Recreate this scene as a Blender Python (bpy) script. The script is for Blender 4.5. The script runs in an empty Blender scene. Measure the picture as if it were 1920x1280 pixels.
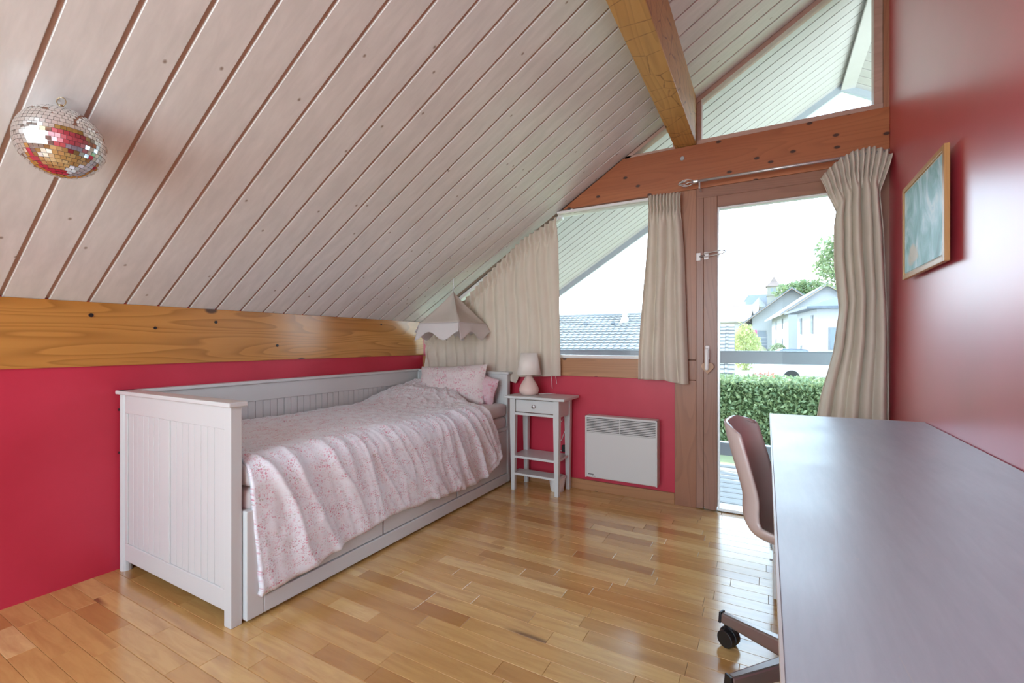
import bpy, bmesh, math, random
from mathutils import Vector, noise

random.seed(7)
scene = bpy.context.scene
col = scene.collection
R = math.radians

# ------------------------------------------------------------------ camera
cam_d = bpy.data.cameras.new('camera')
cam = bpy.data.objects.new('camera', cam_d)
col.objects.link(cam)
cam.location = (0, 0, 1.06)
cam.rotation_euler = (R(90), 0, R(29.2))
cam_d.sensor_width = 36
cam_d.lens = 16.0
cam_d.shift_y = 3 / 1920
cam_d.clip_start = 0.02
cam_d.clip_end = 600
scene.camera = cam
vs = scene.view_settings
vs.view_transform = 'Standard'
vs.look = 'None'
vs.gamma = 1
vs.use_curve_mapping = False
vs.exposure = 0.55
scene.cycles.max_bounces = 8
scene.cycles.diffuse_bounces = 4
scene.cycles.glossy_bounces = 4
scene.cycles.sample_clamp_indirect = 6

# ------------------------------------------------------------------ sky
world = bpy.data.worlds.new('sky')
scene.world = world
world.use_nodes = True
wt = world.node_tree
wt.nodes.clear()
wo = wt.nodes.new('ShaderNodeOutputWorld')
bg = wt.nodes.new('ShaderNodeBackground')
tc = wt.nodes.new('ShaderNodeTexCoord')
sx = wt.nodes.new('ShaderNodeSeparateXYZ')
rp = wt.nodes.new('ShaderNodeValToRGB')
mp = wt.nodes.new('ShaderNodeMapping')
nz = wt.nodes.new('ShaderNodeTexNoise')
rp2 = wt.nodes.new('ShaderNodeValToRGB')
mx = wt.nodes.new('ShaderNodeMixRGB')
wt.links.new(tc.outputs['Generated'], sx.inputs[0])
wt.links.new(sx.outputs['Z'], rp.inputs[0])
wt.links.new(tc.outputs['Generated'], mp.inputs[0])
mp.inputs['Scale'].default_value = (3, 1.2, 16)
mp.inputs['Rotation'].default_value = (0, R(14), 0)
wt.links.new(mp.outputs[0], nz.inputs['Vector'])
nz.inputs['Scale'].default_value = 1.6
nz.inputs['Detail'].default_value = 6
wt.links.new(nz.outputs['Fac'], rp2.inputs[0])
rp2.color_ramp.elements[0].position = .48
rp2.color_ramp.elements[0].color = (0, 0, 0, 1)
rp2.color_ramp.elements[1].position = .8
rp2.color_ramp.elements[1].color = (.75, .75, .75, 1)
e = rp.color_ramp.elements
e[0].position = 0.0
e[0].color = (1.0, 1.14, 1.22, 1)
e[1].position = 1.0
e[1].color = (.50, .82, 1.25, 1)
m_ = e.new(.22)
m_.color = (.74, 1.0, 1.24, 1)
wt.links.new(rp2.outputs[0], mx.inputs[0])
wt.links.new(rp.outputs[0], mx.inputs[1])
mx.inputs[2].default_value = (1.12, 1.2, 1.25, 1)
wt.links.new(mx.outputs[0], bg.inputs[0])
bg.inputs[1].default_value = 3.6
wt.links.new(bg.outputs[0], wo.inputs[0])

# ------------------------------------------------------------------ sun and added rear fill
sun_d = bpy.data.lights.new('sun', 'SUN')
sun_d.energy = 6.0
sun_d.angle = R(.6)
sun_d.color = (1, .95, .87)
sun = bpy.data.objects.new('sun', sun_d)
col.objects.link(sun)
sun.rotation_euler = Vector((.78, -.28, -.62)).to_track_quat('-Z', 'Y').to_euler()


def area(name, loc, direction, sx_, sy_, power, color):
    d = bpy.data.lights.new(name, 'AREA')
    d.shape = 'RECTANGLE'
    d.size, d.size_y, d.energy, d.color = sx_, sy_, power, color
    o = bpy.data.objects.new(name, d)
    col.objects.link(o)
    o.location = loc
    o.rotation_euler = Vector(direction).to_track_quat('-Z', 'Z').to_euler()
    return o


# added fill lamp, unseen behind the camera, brightens the room from the rear
area('added_rear_fill', (-.95, -1.62, 1.45), (0, 1, 0), 2.3, 1.7, 21, (.88, .95, 1.0))

# ------------------------------------------------------------------ room measures
XL, XR, YB = -2.655, .58, 3.128
YW = 3.148            # face of the red wall panel
Z0, SL = 1.24, .618   # ceiling height at left wall, slope
XRIDGE = .555
YEAVE = 4.66


def zc(x):
    return Z0 + SL * (x - XL)


# ------------------------------------------------------------------ mesh helpers
WL = {}


class MB:
    def __init__(self):
        self.v, self.f, self.uv = [], [], {}

    def add(self, vs_, fs, uv=None):
        o = len(self.v)
        self.v += [tuple(p) for p in vs_]
        for k, f in enumerate(fs):
            self.f.append(tuple(i + o for i in f))
        if uv:
            for k, t in enumerate(uv):
                self.uv[o + k] = t
        return self

    def box(self, x0, x1, y0, y1, z0, z1):
        return self.add([(x0, y0, z0), (x1, y0, z0), (x1, y1, z0), (x0, y1, z0),
                         (x0, y0, z1), (x1, y0, z1), (x1, y1, z1), (x0, y1, z1)],
                        [(3, 2, 1, 0), (4, 5, 6, 7), (0, 1, 5, 4), (1, 2, 6, 5), (2, 3, 7, 6), (3, 0, 4, 7)])

    def prism(self, poly, axis, a, b):
        n = len(poly)

        def P(p, t):
            return {'X': (t, p[0], p[1]), 'Y': (p[0], t, p[1]), 'Z': (p[0], p[1], t)}[axis]
        vs_ = [P(p, a) for p in poly] + [P(p, b) for p in poly]
        fs = [tuple(range(n)), tuple(range(2 * n - 1, n - 1, -1))]
        fs += [(i, i + n, (i + 1) % n + n, (i + 1) % n) for i in range(n)]
        return self.add(vs_, fs)

    def tube(self, pts, r, n=8, cap=True):
        pts = [Vector(p) for p in pts]
        rr = r if isinstance(r, (list, tuple)) else [r] * len(pts)
        vs_, fs = [], []
        up = Vector((0, 0, 1))
        prev = None
        for i, p in enumerate(pts):
            t = (pts[min(i + 1, len(pts) - 1)] - pts[max(i - 1, 0)]).normalized()
            if prev is None:
                a = t.cross(up)
                if a.length < .05:
                    a = t.cross(Vector((1, 0, 0)))
            else:
                a = prev - t * prev.dot(t)
            a.normalize()
            prev = a
            b = t.cross(a)
            for k in range(n):
                an = 2 * math.pi * k / n
                vs_.append(p + (a * math.cos(an) + b * math.sin(an)) * rr[i])
        for i in range(len(pts) - 1):
            for k in range(n):
                k2 = (k + 1) % n
                fs.append((i * n + k, i * n + k2, (i + 1) * n + k2, (i + 1) * n + k))
        if cap:
            fs.append(tuple(range(n - 1, -1, -1)))
            fs.append(tuple(range((len(pts) - 1) * n, len(pts) * n)))
        return self.add(vs_, fs)

    def lathe(self, prof, c=(0, 0, 0), n=32):
        vs_, fs = [], []
        for r, z in prof:
            for k in range(n):
                an = 2 * math.pi * k / n
                vs_.append((c[0] + r * math.cos(an), c[1] + r * math.sin(an), c[2] + z))
        for i in range(len(prof) - 1):
            for k in range(n):
                k2 = (k + 1) % n
                fs.append((i * n + k, i * n + k2, (i + 1) * n + k2, (i + 1) * n + k))
        if prof[0][0] > 1e-4:
            fs.append(tuple(range(n - 1, -1, -1)))
        if prof[-1][0] > 1e-4:
            fs.append(tuple(range((len(prof) - 1) * n, len(prof) * n)))
        return self.add(vs_, fs)

    def grid(self, fn, nu, nv, uvfn=None):
        vs_, fs, uv = [], [], []
        for j in range(nv + 1):
            for i in range(nu + 1):
                p = fn(i / nu, j / nv)
                vs_.append(p)
                uv.append(uvfn(i / nu, j / nv) if uvfn else (i / nu, j / nv))
        w = nu + 1
        for j in range(nv):
            for i in range(nu):
                fs.append((j * w + i, j * w + i + 1, (j + 1) * w + i + 1, (j + 1) * w + i))
        return self.add(vs_, fs, uv)

    def build(self, name, mat, parent=None, smooth=False, bevel=0, solid=0, sub=0, local=False, base=True, offset=0):
        if local and parent is not None:
            org = Vector((0, 0, 0))
        elif parent is not None:
            org = WL.get(parent, Vector((0, 0, 0)))
        elif local or not base:
            org = Vector((0, 0, 0))
        else:
            xs = [p[0] for p in self.v]
            ys = [p[1] for p in self.v]
            zs = [p[2] for p in self.v]
            org = Vector(((min(xs) + max(xs)) / 2, (min(ys) + max(ys)) / 2, min(zs)))
        me = bpy.data.meshes.new(name)
        me.from_pydata([(p[0] - org.x, p[1] - org.y, p[2] - org.z) for p in self.v], [], self.f)
        if self.uv:
            ul = me.uv_layers.new(name='UVMap')
            for lp in me.loops:
                ul.data[lp.index].uv = self.uv.get(lp.vertex_index, (0, 0))
        bm = bmesh.new()
        bm.from_mesh(me)
        bmesh.ops.recalc_face_normals(bm, faces=bm.faces)
        bm.to_mesh(me)
        bm.free()
        if smooth:
            for p in me.polygons:
                p.use_smooth = True
        me.materials.append(mat)
        o = bpy.data.objects.new(name, me)
        col.objects.link(o)
        WL[o] = org.copy()
        if parent is not None:
            o.parent = parent
        else:
            o.location = org
        if solid:
            m = o.modifiers.new('solid', 'SOLIDIFY')
            m.thickness = solid
            m.offset = offset
        if bevel:
            m = o.modifiers.new('bevel', 'BEVEL')
            m.width = bevel
            m.segments = 2
            m.limit_method = 'ANGLE'
            m.angle_limit = R(40)
            m.harden_normals = False
        if sub:
            m = o.modifiers.new('sub', 'SUBSURF')
            m.levels = m.render_levels = sub
        return o


def tag(o, label=None, cat=None, group=None, kind=None):
    if label:
        o['label'] = label
    if cat:
        o['category'] = cat
    if group:
        o['group'] = group
    if kind:
        o['kind'] = kind
    return o


def thing(name, loc, label, cat, group=None, rz=0, local=False, kind=None):
    o = bpy.data.objects.new(name, None)
    o.empty_display_size = .1
    col.objects.link(o)
    o.location = loc
    o.rotation_euler = (0, 0, rz)
    WL[o] = Vector((0, 0, 0)) if local else Vector(loc)
    return tag(o, label, cat, group, kind)


def box(name, mat, parent, x0, x1, y0, y1, z0, z1, bevel=0, **k):
    return MB().box(x0, x1, y0, y1, z0, z1).build(name, mat, parent, bevel=bevel, **k)


def place(o, name, parent, loc, rot=(0, 0, 0)):
    """a copy of one mesh object sharing its data"""
    c = o.copy()
    c.name = name
    col.objects.link(c)
    c.parent = parent
    c.location = loc
    c.rotation_euler = rot
    return c


def smooth01(a, b, x):
    t = max(0, min(1, (x - a) / (b - a)))
    return t * t * (3 - 2 * t)


def lerp(a, b, t):
    return a + (b - a) * t


def interp(pts, x):
    if x <= pts[0][0]:
        return pts[0][1]
    for (a, va), (b, vb) in zip(pts, pts[1:]):
        if x <= b:
            return va + (vb - va) * (x - a) / (b - a)
    return pts[-1][1]


def nzv(x, y, z=0):
    return noise.noise(Vector((x, y, z)))


# ------------------------------------------------------------------ materials
class NT:
    def __init__(self, name):
        self.m = bpy.data.materials.new(name)
        self.m.use_nodes = True
        self.t = self.m.node_tree
        self.b = self.t.nodes['Principled BSDF']
        self.out = self.t.nodes['Material Output']

    def n(self, typ, **k):
        nd = self.t.nodes.new(typ)
        for a, b in k.items():
            if hasattr(nd, a):
                setattr(nd, a, b)
            else:
                nd.inputs[a].default_value = b
        return nd

    def l(self, a, b):
        self.t.links.new(a, b)

    def ramp(self, src, stops, interp_='LINEAR'):
        r = self.n('ShaderNodeValToRGB')
        r.color_ramp.interpolation = interp_
        es = r.color_ramp.elements
        while len(es) < len(stops):
            es.new(.5)
        for el, (p, c) in zip(es, stops):
            el.position = p
            el.color = (c, c, c, 1) if isinstance(c, (int, float)) else (*c, 1)
        self.l(src, r.inputs[0])
        return r.outputs[0]

    def mix(self, fac, a, b, mode='MIX'):
        m = self.n('ShaderNodeMixRGB', blend_type=mode)
        for i, s in zip((0, 1, 2), (fac, a, b)):
            if isinstance(s, (int, float)):
                m.inputs[i].default_value = s
            elif isinstance(s, tuple):
                m.inputs[i].default_value = (*s, 1)
            else:
                self.l(s, m.inputs[i])
        return m.outputs[0]

    def math(self, op, a, b=None):
        m = self.n('ShaderNodeMath', operation=op)
        for i, s in enumerate((a, b)):
            if s is None:
                continue
            if isinstance(s, (int, float)):
                m.inputs[i].default_value = s
            else:
                self.l(s, m.inputs[i])
        return m.outputs[0]

    def coord(self, kind='Object', scale=(1, 1, 1), rot=(0, 0, 0), rnd=0):
        t = self.n('ShaderNodeTexCoord')
        m = self.n('ShaderNodeMapping')
        m.inputs['Scale'].default_value = scale
        m.inputs['Rotation'].default_value = rot
        self.l(t.outputs[kind], m.inputs[0])
        if rnd:
            oi = self.n('ShaderNodeObjectInfo')
            mu = self.n('ShaderNodeVectorMath', operation='SCALE')
            mu.inputs[0].default_value = (rnd, rnd * .7, rnd * 1.3)
            self.l(oi.outputs['Random'], mu.inputs['Scale'])
            self.l(mu.outputs[0], m.inputs['Location'])
        return m.outputs[0]

    def noise(self, vec, scale, detail=4, rough=.5, dist=0):
        n = self.n('ShaderNodeTexNoise')
        n.inputs['Scale'].default_value = scale
        n.inputs['Detail'].default_value = detail
        n.inputs['Roughness'].default_value = rough
        n.inputs['Distortion'].default_value = dist
        self.l(vec, n.inputs['Vector'])
        return n.outputs['Fac']

    def voro(self, vec, scale, rnd=1, plane=None):
        n = self.n('ShaderNodeTexVoronoi', voronoi_dimensions='2D')
        if plane:
            a = self.n('ShaderNodeSeparateXYZ')
            b = self.n('ShaderNodeCombineXYZ')
            self.l(vec, a.inputs[0])
            self.l(a.outputs[plane[0]], b.inputs[0])
            self.l(a.outputs[plane[1]], b.inputs[1])
            vec = b.outputs[0]
        n.inputs['Scale'].default_value = scale
        n.inputs['Randomness'].default_value = rnd
        self.l(vec, n.inputs['Vector'])
        return n

    def bump(self, h, strength=.2, dist=.002):
        b = self.n('ShaderNodeBump')
        b.inputs['Strength'].default_value = strength
        b.inputs['Distance'].default_value = dist
        self.l(h, b.inputs['Height'])
        self.l(b.outputs[0], self.b.inputs['Normal'])

    def color(self, c):
        if isinstance(c, tuple):
            self.b.inputs['Base Color'].default_value = (*c, 1)
        else:
            self.l(c, self.b.inputs['Base Color'])
        return self

    def set(self, **k):
        for a, v in k.items():
            a = {'rough': 'Roughness', 'metal': 'Metallic', 'spec': 'Specular IOR Level', 'ior': 'IOR',
                 'coat': 'Coat Weight', 'coatior': 'Coat IOR', 'coatr': 'Coat Roughness', 'sheen': 'Sheen Weight',
                 'trans': 'Transmission Weight', 'sub': 'Subsurface Weight'}[a]
            self.b.inputs[a].default_value = v
        return self


def plain(name, c, rough=.5, metal=0, var=.06, scale=6, bump=0, spec=.5):
    t = NT(name)
    v = t.coord()
    f = t.noise(v, scale, 4)
    d = tuple(max(0, x * (1 - var * 2)) for x in c)
    t.color(t.mix(t.ramp(f, [(.3, 0.), (.7, 1.)]), d, c))
    t.set(rough=rough, metal=metal, spec=spec)
    if bump:
        t.bump(t.noise(v, scale * 25, 3), bump)
    return t.m


def wood(name, light, dark, axis='X', rough=.4, knot=(.06, .03, .02), knot_scale=3.0, knot_size=.09, grain=1.0,
         ring=.5, spec=.5, knots=True, coat=0, rnd=0, plane='XZ', knot_pick=.55):
    t = NT(name)
    st = {'X': (.09, 1, 1), 'Y': (1, .09, 1), 'Z': (1, 1, .09)}[axis]
    v = t.coord('Object', tuple(s * grain for s in st), rnd=rnd)
    n1 = t.noise(v, 5, 3, .5, .4)
    w = t.n('ShaderNodeTexNoise')
    w.inputs['Scale'].default_value = 7
    w.inputs['Detail'].default_value = 1
    t.l(v, w.inputs['Vector'])
    rings = t.math('FRACT', t.math('MULTIPLY', w.outputs['Fac'], 16.0))
    rg = t.ramp(rings, [(0, 0.), (.55, .25), (.92, 1.), (1, 0.)])
    fine = t.noise(v, 70, 4, .6)
    base = t.mix(t.ramp(n1, [(.3, 0.), (.7, 1.)]), dark, light)
    base = t.mix(t.math('MULTIPLY', rg, ring), base, tuple(x * .55 for x in dark))
    base = t.mix(t.math('MULTIPLY', t.ramp(fine, [(.45, 0.), (.75, 1.)]), .25), base, dark)
    if knots:
        kv = t.coord('Object', tuple({.09: .6, 1: 1}[s] for s in st), rnd=rnd)
        vo = t.voro(kv, knot_scale, 1, plane)
        km = t.ramp(vo.outputs['Distance'], [(0, 1.), (knot_size * .6, 1.), (knot_size, 0.)])
        sel = t.n('ShaderNodeSeparateColor')
        t.l(vo.outputs['Color'], sel.inputs[0])
        pick = t.ramp(sel.outputs[0], [(knot_pick, 0.), (knot_pick + .01, .92)], 'CONSTANT')
        base = t.mix(t.math('MULTIPLY', km, pick), base, knot)
    t.color(base)
    t.set(rough=rough, spec=spec, coat=coat, coatr=.15)
    t.bump(t.math('ADD', fine, rg), .08, .001)
    return t.m


M = {}
# painted walls
t = NT('red_paint')
v = t.coord()
t.color(t.mix(t.ramp(t.noise(v, 2.2, 5), [(.3, 0.), (.7, 1.)]), (.50, .022, .05), (.60, .034, .072)))
t.set(rough=.42, ior=1.5)
t.bump(t.noise(v, 160, 3), .12, .001)
M['red'] = t.m
t = NT('red_gloss_paint')
v = t.coord()
t.color(t.mix(t.ramp(t.noise(v, 2.2, 5), [(.3, 0.), (.7, 1.)]), (.50, .022, .05), (.60, .034, .072)))
t.set(rough=.42, ior=2.0, coat=1.0, coatr=.34, coatior=1.6)
t.bump(t.noise(v, 90, 3), .10, .001)
M['red_gloss'] = t.m

# whitewashed ceiling board: object x runs up the slope
t = NT('whitewashed_pine')
v = t.coord('Object', (.22, 1, 1), rnd=9)
g = t.noise(v, 26, 4, .6, .3)
base = t.mix(t.ramp(g, [(.35, 0.), (.7, 1.)]), (.70, .70, .67), (.80, .795, .765))
kv = t.coord('Object', (.7, 1, 1), rnd=9)
vo = t.voro(kv, 5.5)
sc = t.n('ShaderNodeSeparateColor')
t.l(vo.outputs['Color'], sc.inputs[0])
km = t.math('MULTIPLY', t.ramp(vo.outputs['Distance'], [(.012, 1.), (.038, 0.)]), t.ramp(sc.outputs[0], [(.45, 0.), (.46, 1.)], 'CONSTANT'))
base = t.mix(t.math('MULTIPLY', km, .8), base, (.20, .13, .07))
t.color(base)
t.set(rough=.30, spec=.55)
t.bump(g, .06, .001)
M['ceil'] = t.m
M['groove'] = plain('groove_wood', (.50, .33, .25), .6)
M['beam'] = wood('varnished_pine', (.66, .33, .085), (.46, .19, .035), 'Y', .26, knot_scale=2.2, knot_size=.05, ring=.55, coat=.4, plane='YZ')
M['purlin'] = wood('rough_pine', (.66, .40, .13), (.50, .26, .06), 'Y', .5, knot_scale=4, knot_size=.05, ring=.35, plane='YX')
pt = bpy.data.materials['rough_pine']
tt = NT.__new__(NT)
tt.m, tt.t, tt.b, tt.out = pt, pt.node_tree, pt.node_tree.nodes['Principled BSDF'], pt.node_tree.nodes['Material Output']
src = tt.b.inputs['Base Color'].links[0].from_socket
cv_ = tt.coord('Object', (3.2, 4.5, 3.2))
nzc = tt.n('ShaderNodeTexVoronoi', feature='DISTANCE_TO_EDGE')
nzc.inputs['Scale'].default_value = 1.6
tt.l(cv_, nzc.inputs['Vector'])
crk = tt.ramp(tt.math('ADD', nzc.outputs['Distance'], tt.math('MULTIPLY', tt.noise(cv_, 6, 3), .06)), [(.028, .75), (.05, 0.)])
tt.color(tt.mix(crk, src, (.16, .07, .02)))
M['redwood'] = wood('red_pine', (.47, .165, .06), (.33, .095, .032), 'X', .4, knot_scale=8.5, knot_size=.095, ring=.3, knot=(.03, .012, .008), knot_pick=.3)
M['redwood_v'] = wood('red_pine_upright', (.42, .20, .11), (.30, .12, .06), 'Z', .4, knot_scale=4, knot_size=.07, ring=.3)
M['doorwood'] = wood('door_wood', (.36, .18, .11), (.26, .115, .07), 'Z', .35, knots=False, ring=.3)
M['doorwood_h'] = wood('door_wood_level', (.36, .18, .11), (.26, .115, .07), 'X', .35, knots=False, ring=.3)
M['sill'] = wood('sill_pine', (.50, .26, .12), (.38, .17, .07), 'X', .4, knot_scale=5, knot_size=.06, ring=.3)
M['frame_pink'] = wood('window_frame_wood', (.52, .33, .26), (.42, .25, .19), 'X', .4, knots=False, ring=.2)

# floor boards: value from the face attribute bv
t = NT('beech_floor')
at_ = t.n('ShaderNodeAttribute', attribute_name='bv')
geo = t.n('ShaderNodeNewGeometry')
mpn = t.n('ShaderNodeMapping')
mpn.inputs['Scale'].default_value = (.14, 1, 1)
t.l(geo.outputs['Position'], mpn.inputs[0])
ad = t.n('ShaderNodeVectorMath', operation='ADD')
sc_ = t.n('ShaderNodeVectorMath', operation='SCALE')
sc_.inputs[0].default_value = (17, 31, 11)
t.l(at_.outputs['Fac'], sc_.inputs['Scale'])
t.l(mpn.outputs[0], ad.inputs[0])
t.l(sc_.outputs[0], ad.inputs[1])
g = t.noise(ad.outputs[0], 32, 5, .6, .5)
g2 = t.noise(ad.outputs[0], 7, 2, .5, 1.0)
tone = t.ramp(at_.outputs['Fac'], [(0, (.44, .21, .055)), (.25, (.58, .325, .10)), (.6, (.66, .40, .135)), (1, (.76, .52, .22))])
base = t.mix(t.math('MULTIPLY', t.ramp(g, [(.4, 0.), (.72, 1.)]), .45), tone, (.36, .15, .045))
base = t.mix(t.math('MULTIPLY', t.ramp(g2, [(.60, 0.), (.74, 1.)]), .35), base, (.30, .12, .04))
vo = t.voro(ad.outputs[0], 3.2)
km = t.ramp(vo.outputs['Distance'], [(.02, 1.), (.06, 0.)])
sc2 = t.n('ShaderNodeSeparateColor')
t.l(vo.outputs['Color'], sc2.inputs[0])
base = t.mix(t.math('MULTIPLY', km, t.ramp(sc2.outputs[0], [(.6, 0.), (.61, .8)], 'CONSTANT')), base, (.10, .035, .012))
t.color(base)
t.set(rough=.24, ior=1.55, coat=.7, coatr=.15, coatior=1.55)
t.bump(g, .02, .001)
M['floor'] = t.m
M['floor_base'] = plain('floor_joint', (.16, .075, .03), .7)

M['white'] = plain('white_paint', (.67, .65, .62), .35, var=.02, scale=3)
M['white_wood'] = plain('white_lacquer', (.66, .685, .67), .3, var=.02, scale=2)
M['white_dark'] = plain('white_joint', (.30, .28, .27), .6)
M['heater'] = plain('white_enamel', (.65, .645, .62), .35, var=.015, scale=2)
M['dark'] = plain('dark_gap', (.05, .045, .045), .6)
M['black'] = plain('black_plastic', (.012, .012, .014), .35)
M['steel'] = plain('brushed_steel', (.66, .65, .64), .38, .7)
M['iron'] = plain('grey_metal', (.42, .39, .39), .35, .9)
M['gold'] = plain('old_brass', (.45, .36, .20), .35, .9)
M['plastic_white'] = plain('white_plastic', (.82, .80, .78), .3, var=.01)
M['cream'] = plain('cream_ceramic', (.78, .60, .53), .45, var=.03)
M['shade'] = plain('lampshade_fabric', (.84, .79, .72), .8, var=.02, scale=30, bump=.1)
M['chair'] = plain('taupe_plastic', (.54, .44, .41), .22, var=.02, scale=2)
M['chair_base'] = plain('grey_brown_metal', (.30, .26, .25), .28, .7, var=.03)
M['pedestal'] = plain('beige_laminate', (.66, .57, .50), .4, var=.02)
M['heart'] = plain('thin_wood', (.55, .33, .2), .5)

# desk laminate
t = NT('grey_desk_laminate')
v = t.coord('Object', (9, 1.2, 1))
s = t.noise(v, 6, 6, .7, .3)
v2 = t.coord('Object', (1, 1, 1), (0, 0, .5))
s2 = t.noise(v2, 3, 5)
base = t.mix(t.ramp(s, [(.35, 0.), (.75, 1.)]), (.41, .47, .54), (.47, .53, .60))
base = t.mix(t.math('MULTIPLY', t.ramp(t.noise(t.coord('Object', (22, 2.5, 1), (0, 0, .25)), 5, 3, .5, 1), [(.70, 0.), (.74, 1.)]), .35), base, (.55, .55, .55))
t.color(base)
t.l(t.ramp(s2, [(.3, .30), (.7, .40)]), t.b.inputs['Roughness'])
t.set(ior=1.75)
M['desk'] = t.m
M['desk_edge'] = plain('desk_edge_band', (.62, .61, .58), .35)


def fabric(name, c, dk, trans=.25, scale=300, rough=.85):
    t = NT(name)
    v = t.coord('UV')
    w1 = t.noise(v, 9, 4)
    base = t.mix(t.ramp(w1, [(.3, 0.), (.7, 1.)]), dk, c)
    t.color(base)
    t.set(rough=rough, spec=.2, sheen=.15)
    t.bump(t.noise(v, scale, 2), .1, .001)
    if trans:
        tr = t.n('ShaderNodeBsdfTranslucent')
        tr.inputs[0].default_value = (*c, 1)
        ms = t.n('ShaderNodeMixShader')
        ms.inputs[0].default_value = trans
        t.l(t.b.outputs[0], ms.inputs[1])
        t.l(tr.outputs[0], ms.inputs[2])
        t.l(ms.outputs[0], t.out.inputs[0])
    return t.m


M['curtain'] = fabric('beige_curtain', (.80, .72, .615), (.75, .67, .565), .25)
M['tent'] = fabric('cream_muslin', (.76, .70, .62), (.72, .66, .58), .3)
M['tent_edge'] = fabric('white_cotton', (.84, .81, .79), (.80, .77, .75), .25)
M['sheet'] = fabric('white_sheet', (.80, .76, .74), (.74, .69, .67), 0)


def floral(name, ground, scale=1.0, dense=.5):
    t = NT(name)
    v = t.coord('UV', (scale, scale, scale))
    wv = t.noise(v, 14, 3)
    base = t.mix(t.ramp(wv, [(.3, 0.), (.7, 1.)]), tuple(x * .94 for x in ground), ground)
    area_ = t.ramp(t.noise(v, 9, 3), [(.40, .12), (.66, 1.)])
    for sc_v, rad, thr, cols in ((26, .34, .58, [(0, (.74, .36, .44)), (.5, (.80, .50, .58)), (1, (.66, .26, .34))]),
                                 (52, .34, dense, [(0, (.58, .10, .18)), (.35, (.72, .28, .36)), (.6, (.62, .52, .56)), (.8, (.50, .52, .42)), (1, (.76, .40, .48))]),
                                 (95, .33, .5, [(0, (.60, .16, .24)), (.5, (.62, .50, .54)), (1, (.72, .36, .44))])):
        vo = t.voro(v, sc_v)
        sp = t.n('ShaderNodeSeparateColor')
        t.l(vo.outputs['Color'], sp.inputs[0])
        if sc_v == 26:
            mk = t.ramp(vo.outputs['Distance'], [(rad * .42, .25), (rad * .6, .9), (rad * .95, .9), (rad * 1.1, 0.)])
        else:
            mk = t.ramp(vo.outputs['Distance'], [(rad * .8, 1.), (rad * 1.1, 0.)])
        pk = t.ramp(sp.outputs[0], [(thr, 0.), (thr + .01, .45 if sc_v == 26 else .9)], 'CONSTANT')
        cc = t.ramp(sp.outputs[1], cols)
        base = t.mix(t.math('MULTIPLY', t.math('MULTIPLY', mk, pk), area_), base, cc)
    t.color(base)
    t.set(rough=.85, spec=.2, sheen=.1)
    t.bump(t.noise(v, 60, 3), .15, .002)
    return t.m


M['floral'] = floral('floral_cotton', (.86, .87, .90), 1.7)
M['floral_pillow'] = floral('floral_pillowcase', (.80, .72, .70), .9, .35)
M['floral_pillow2'] = floral('dark_floral_pillowcase', (.72, .52, .56), .9, .25)

t = NT('mirror')
t.color((.92, .93, .93)).set(metal=1, rough=.04)
M['mirror'] = t.m

t = NT('window_glass')
tr = t.n('ShaderNodeBsdfTransparent')
tr.inputs[0].default_value = (.97, .985, .98, 1)
gl = t.n('ShaderNodeBsdfGlossy')
gl.inputs['Roughness'].default_value = .01
fr = t.n('ShaderNodeFresnel')
fr.inputs['IOR'].default_value = 1.18
ms = t.n('ShaderNodeMixShader')
t.l(fr.outputs[0], ms.inputs[0])
t.l(tr.outputs[0], ms.inputs[1])
t.l(gl.outputs[0], ms.inputs[2])
t.l(ms.outputs[0], t.out.inputs[0])
M['glass'] = t.m

# painting: loose washes of teal, pale blue and peach
t = NT('painted_canvas')
v = t.coord('UV')
wv = t.noise(t.coord('UV', (2.2, .8, 1), (0, 0, .3)), 1.7, 5, .55, 1.4)
c1 = t.ramp(wv, [(.32, (.08, .26, .25)), (.43, (.20, .46, .46)), (.52, (.42, .64, .69)), (.60, (.66, .80, .82)), (.70, (.40, .58, .68))])
sx2 = t.n('ShaderNodeSeparateXYZ')
t.l(v, sx2.inputs[0])
dx = t.math('SUBTRACT', sx2.outputs[0], .25)
dy = t.math('SUBTRACT', sx2.outputs[1], .17)
rr = t.math('ADD', t.math('MULTIPLY', t.math('MULTIPLY', dx, dx), 16.0), t.math('MULTIPLY', t.math('MULTIPLY', dy, dy), 26.0))
rr = t.math('ADD', rr, t.math('MULTIPLY', t.noise(v, 5, 3), 1.2))
t.color(t.mix(t.ramp(rr, [(.75, .8), (1.15, 0.)]), c1, (.70, .56, .42)))
t.set(rough=.45)
M['painting'] = t.m
M['frame_wood'] = wood('frame_oak', (.62, .36, .13), (.50, .25, .08), 'Z', .35, knots=False, ring=.2)
M['passe'] = plain('cream_fillet', (.78, .74, .64), .6)

# outdoors
M['soffit'] = plain('soffit_paint', (.56, .545, .53), .5, var=.03)
M['soffit_gap'] = plain('soffit_gap', (.22, .22, .20), .7)
M['fascia'] = plain('fascia_grey', (.42, .48, .52), .5)
M['roof_out'] = plain('dark_roof', (.10, .10, .11), .7)
M['deck'] = wood('weathered_deck', (.42, .42, .40), (.28, .28, .27), 'X', .55, knot_scale=5, knot_size=.05)
M['rail'] = plain('grey_blue_rail', (.26, .33, .37), .45, var=.04)
M['render_w'] = plain('white_render', (.44, .445, .45), .8, var=.02)
M['render_c'] = plain('cream_render', (.42, .39, .34), .8, var=.03)
M['roof_tile'] = plain('grey_tile', (.19, .185, .18), .55, var=.10, scale=3)
M['roof_grey'] = plain('slate_roof', (.12, .135, .155), .6, var=.08, scale=2)
M['roof_lt'] = plain('pale_roof', (.22, .215, .215), .6, var=.06, scale=2)
M['roof_brown'] = plain('brown_roof', (.20, .14, .115), .7, var=.12, scale=1.5)
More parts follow.
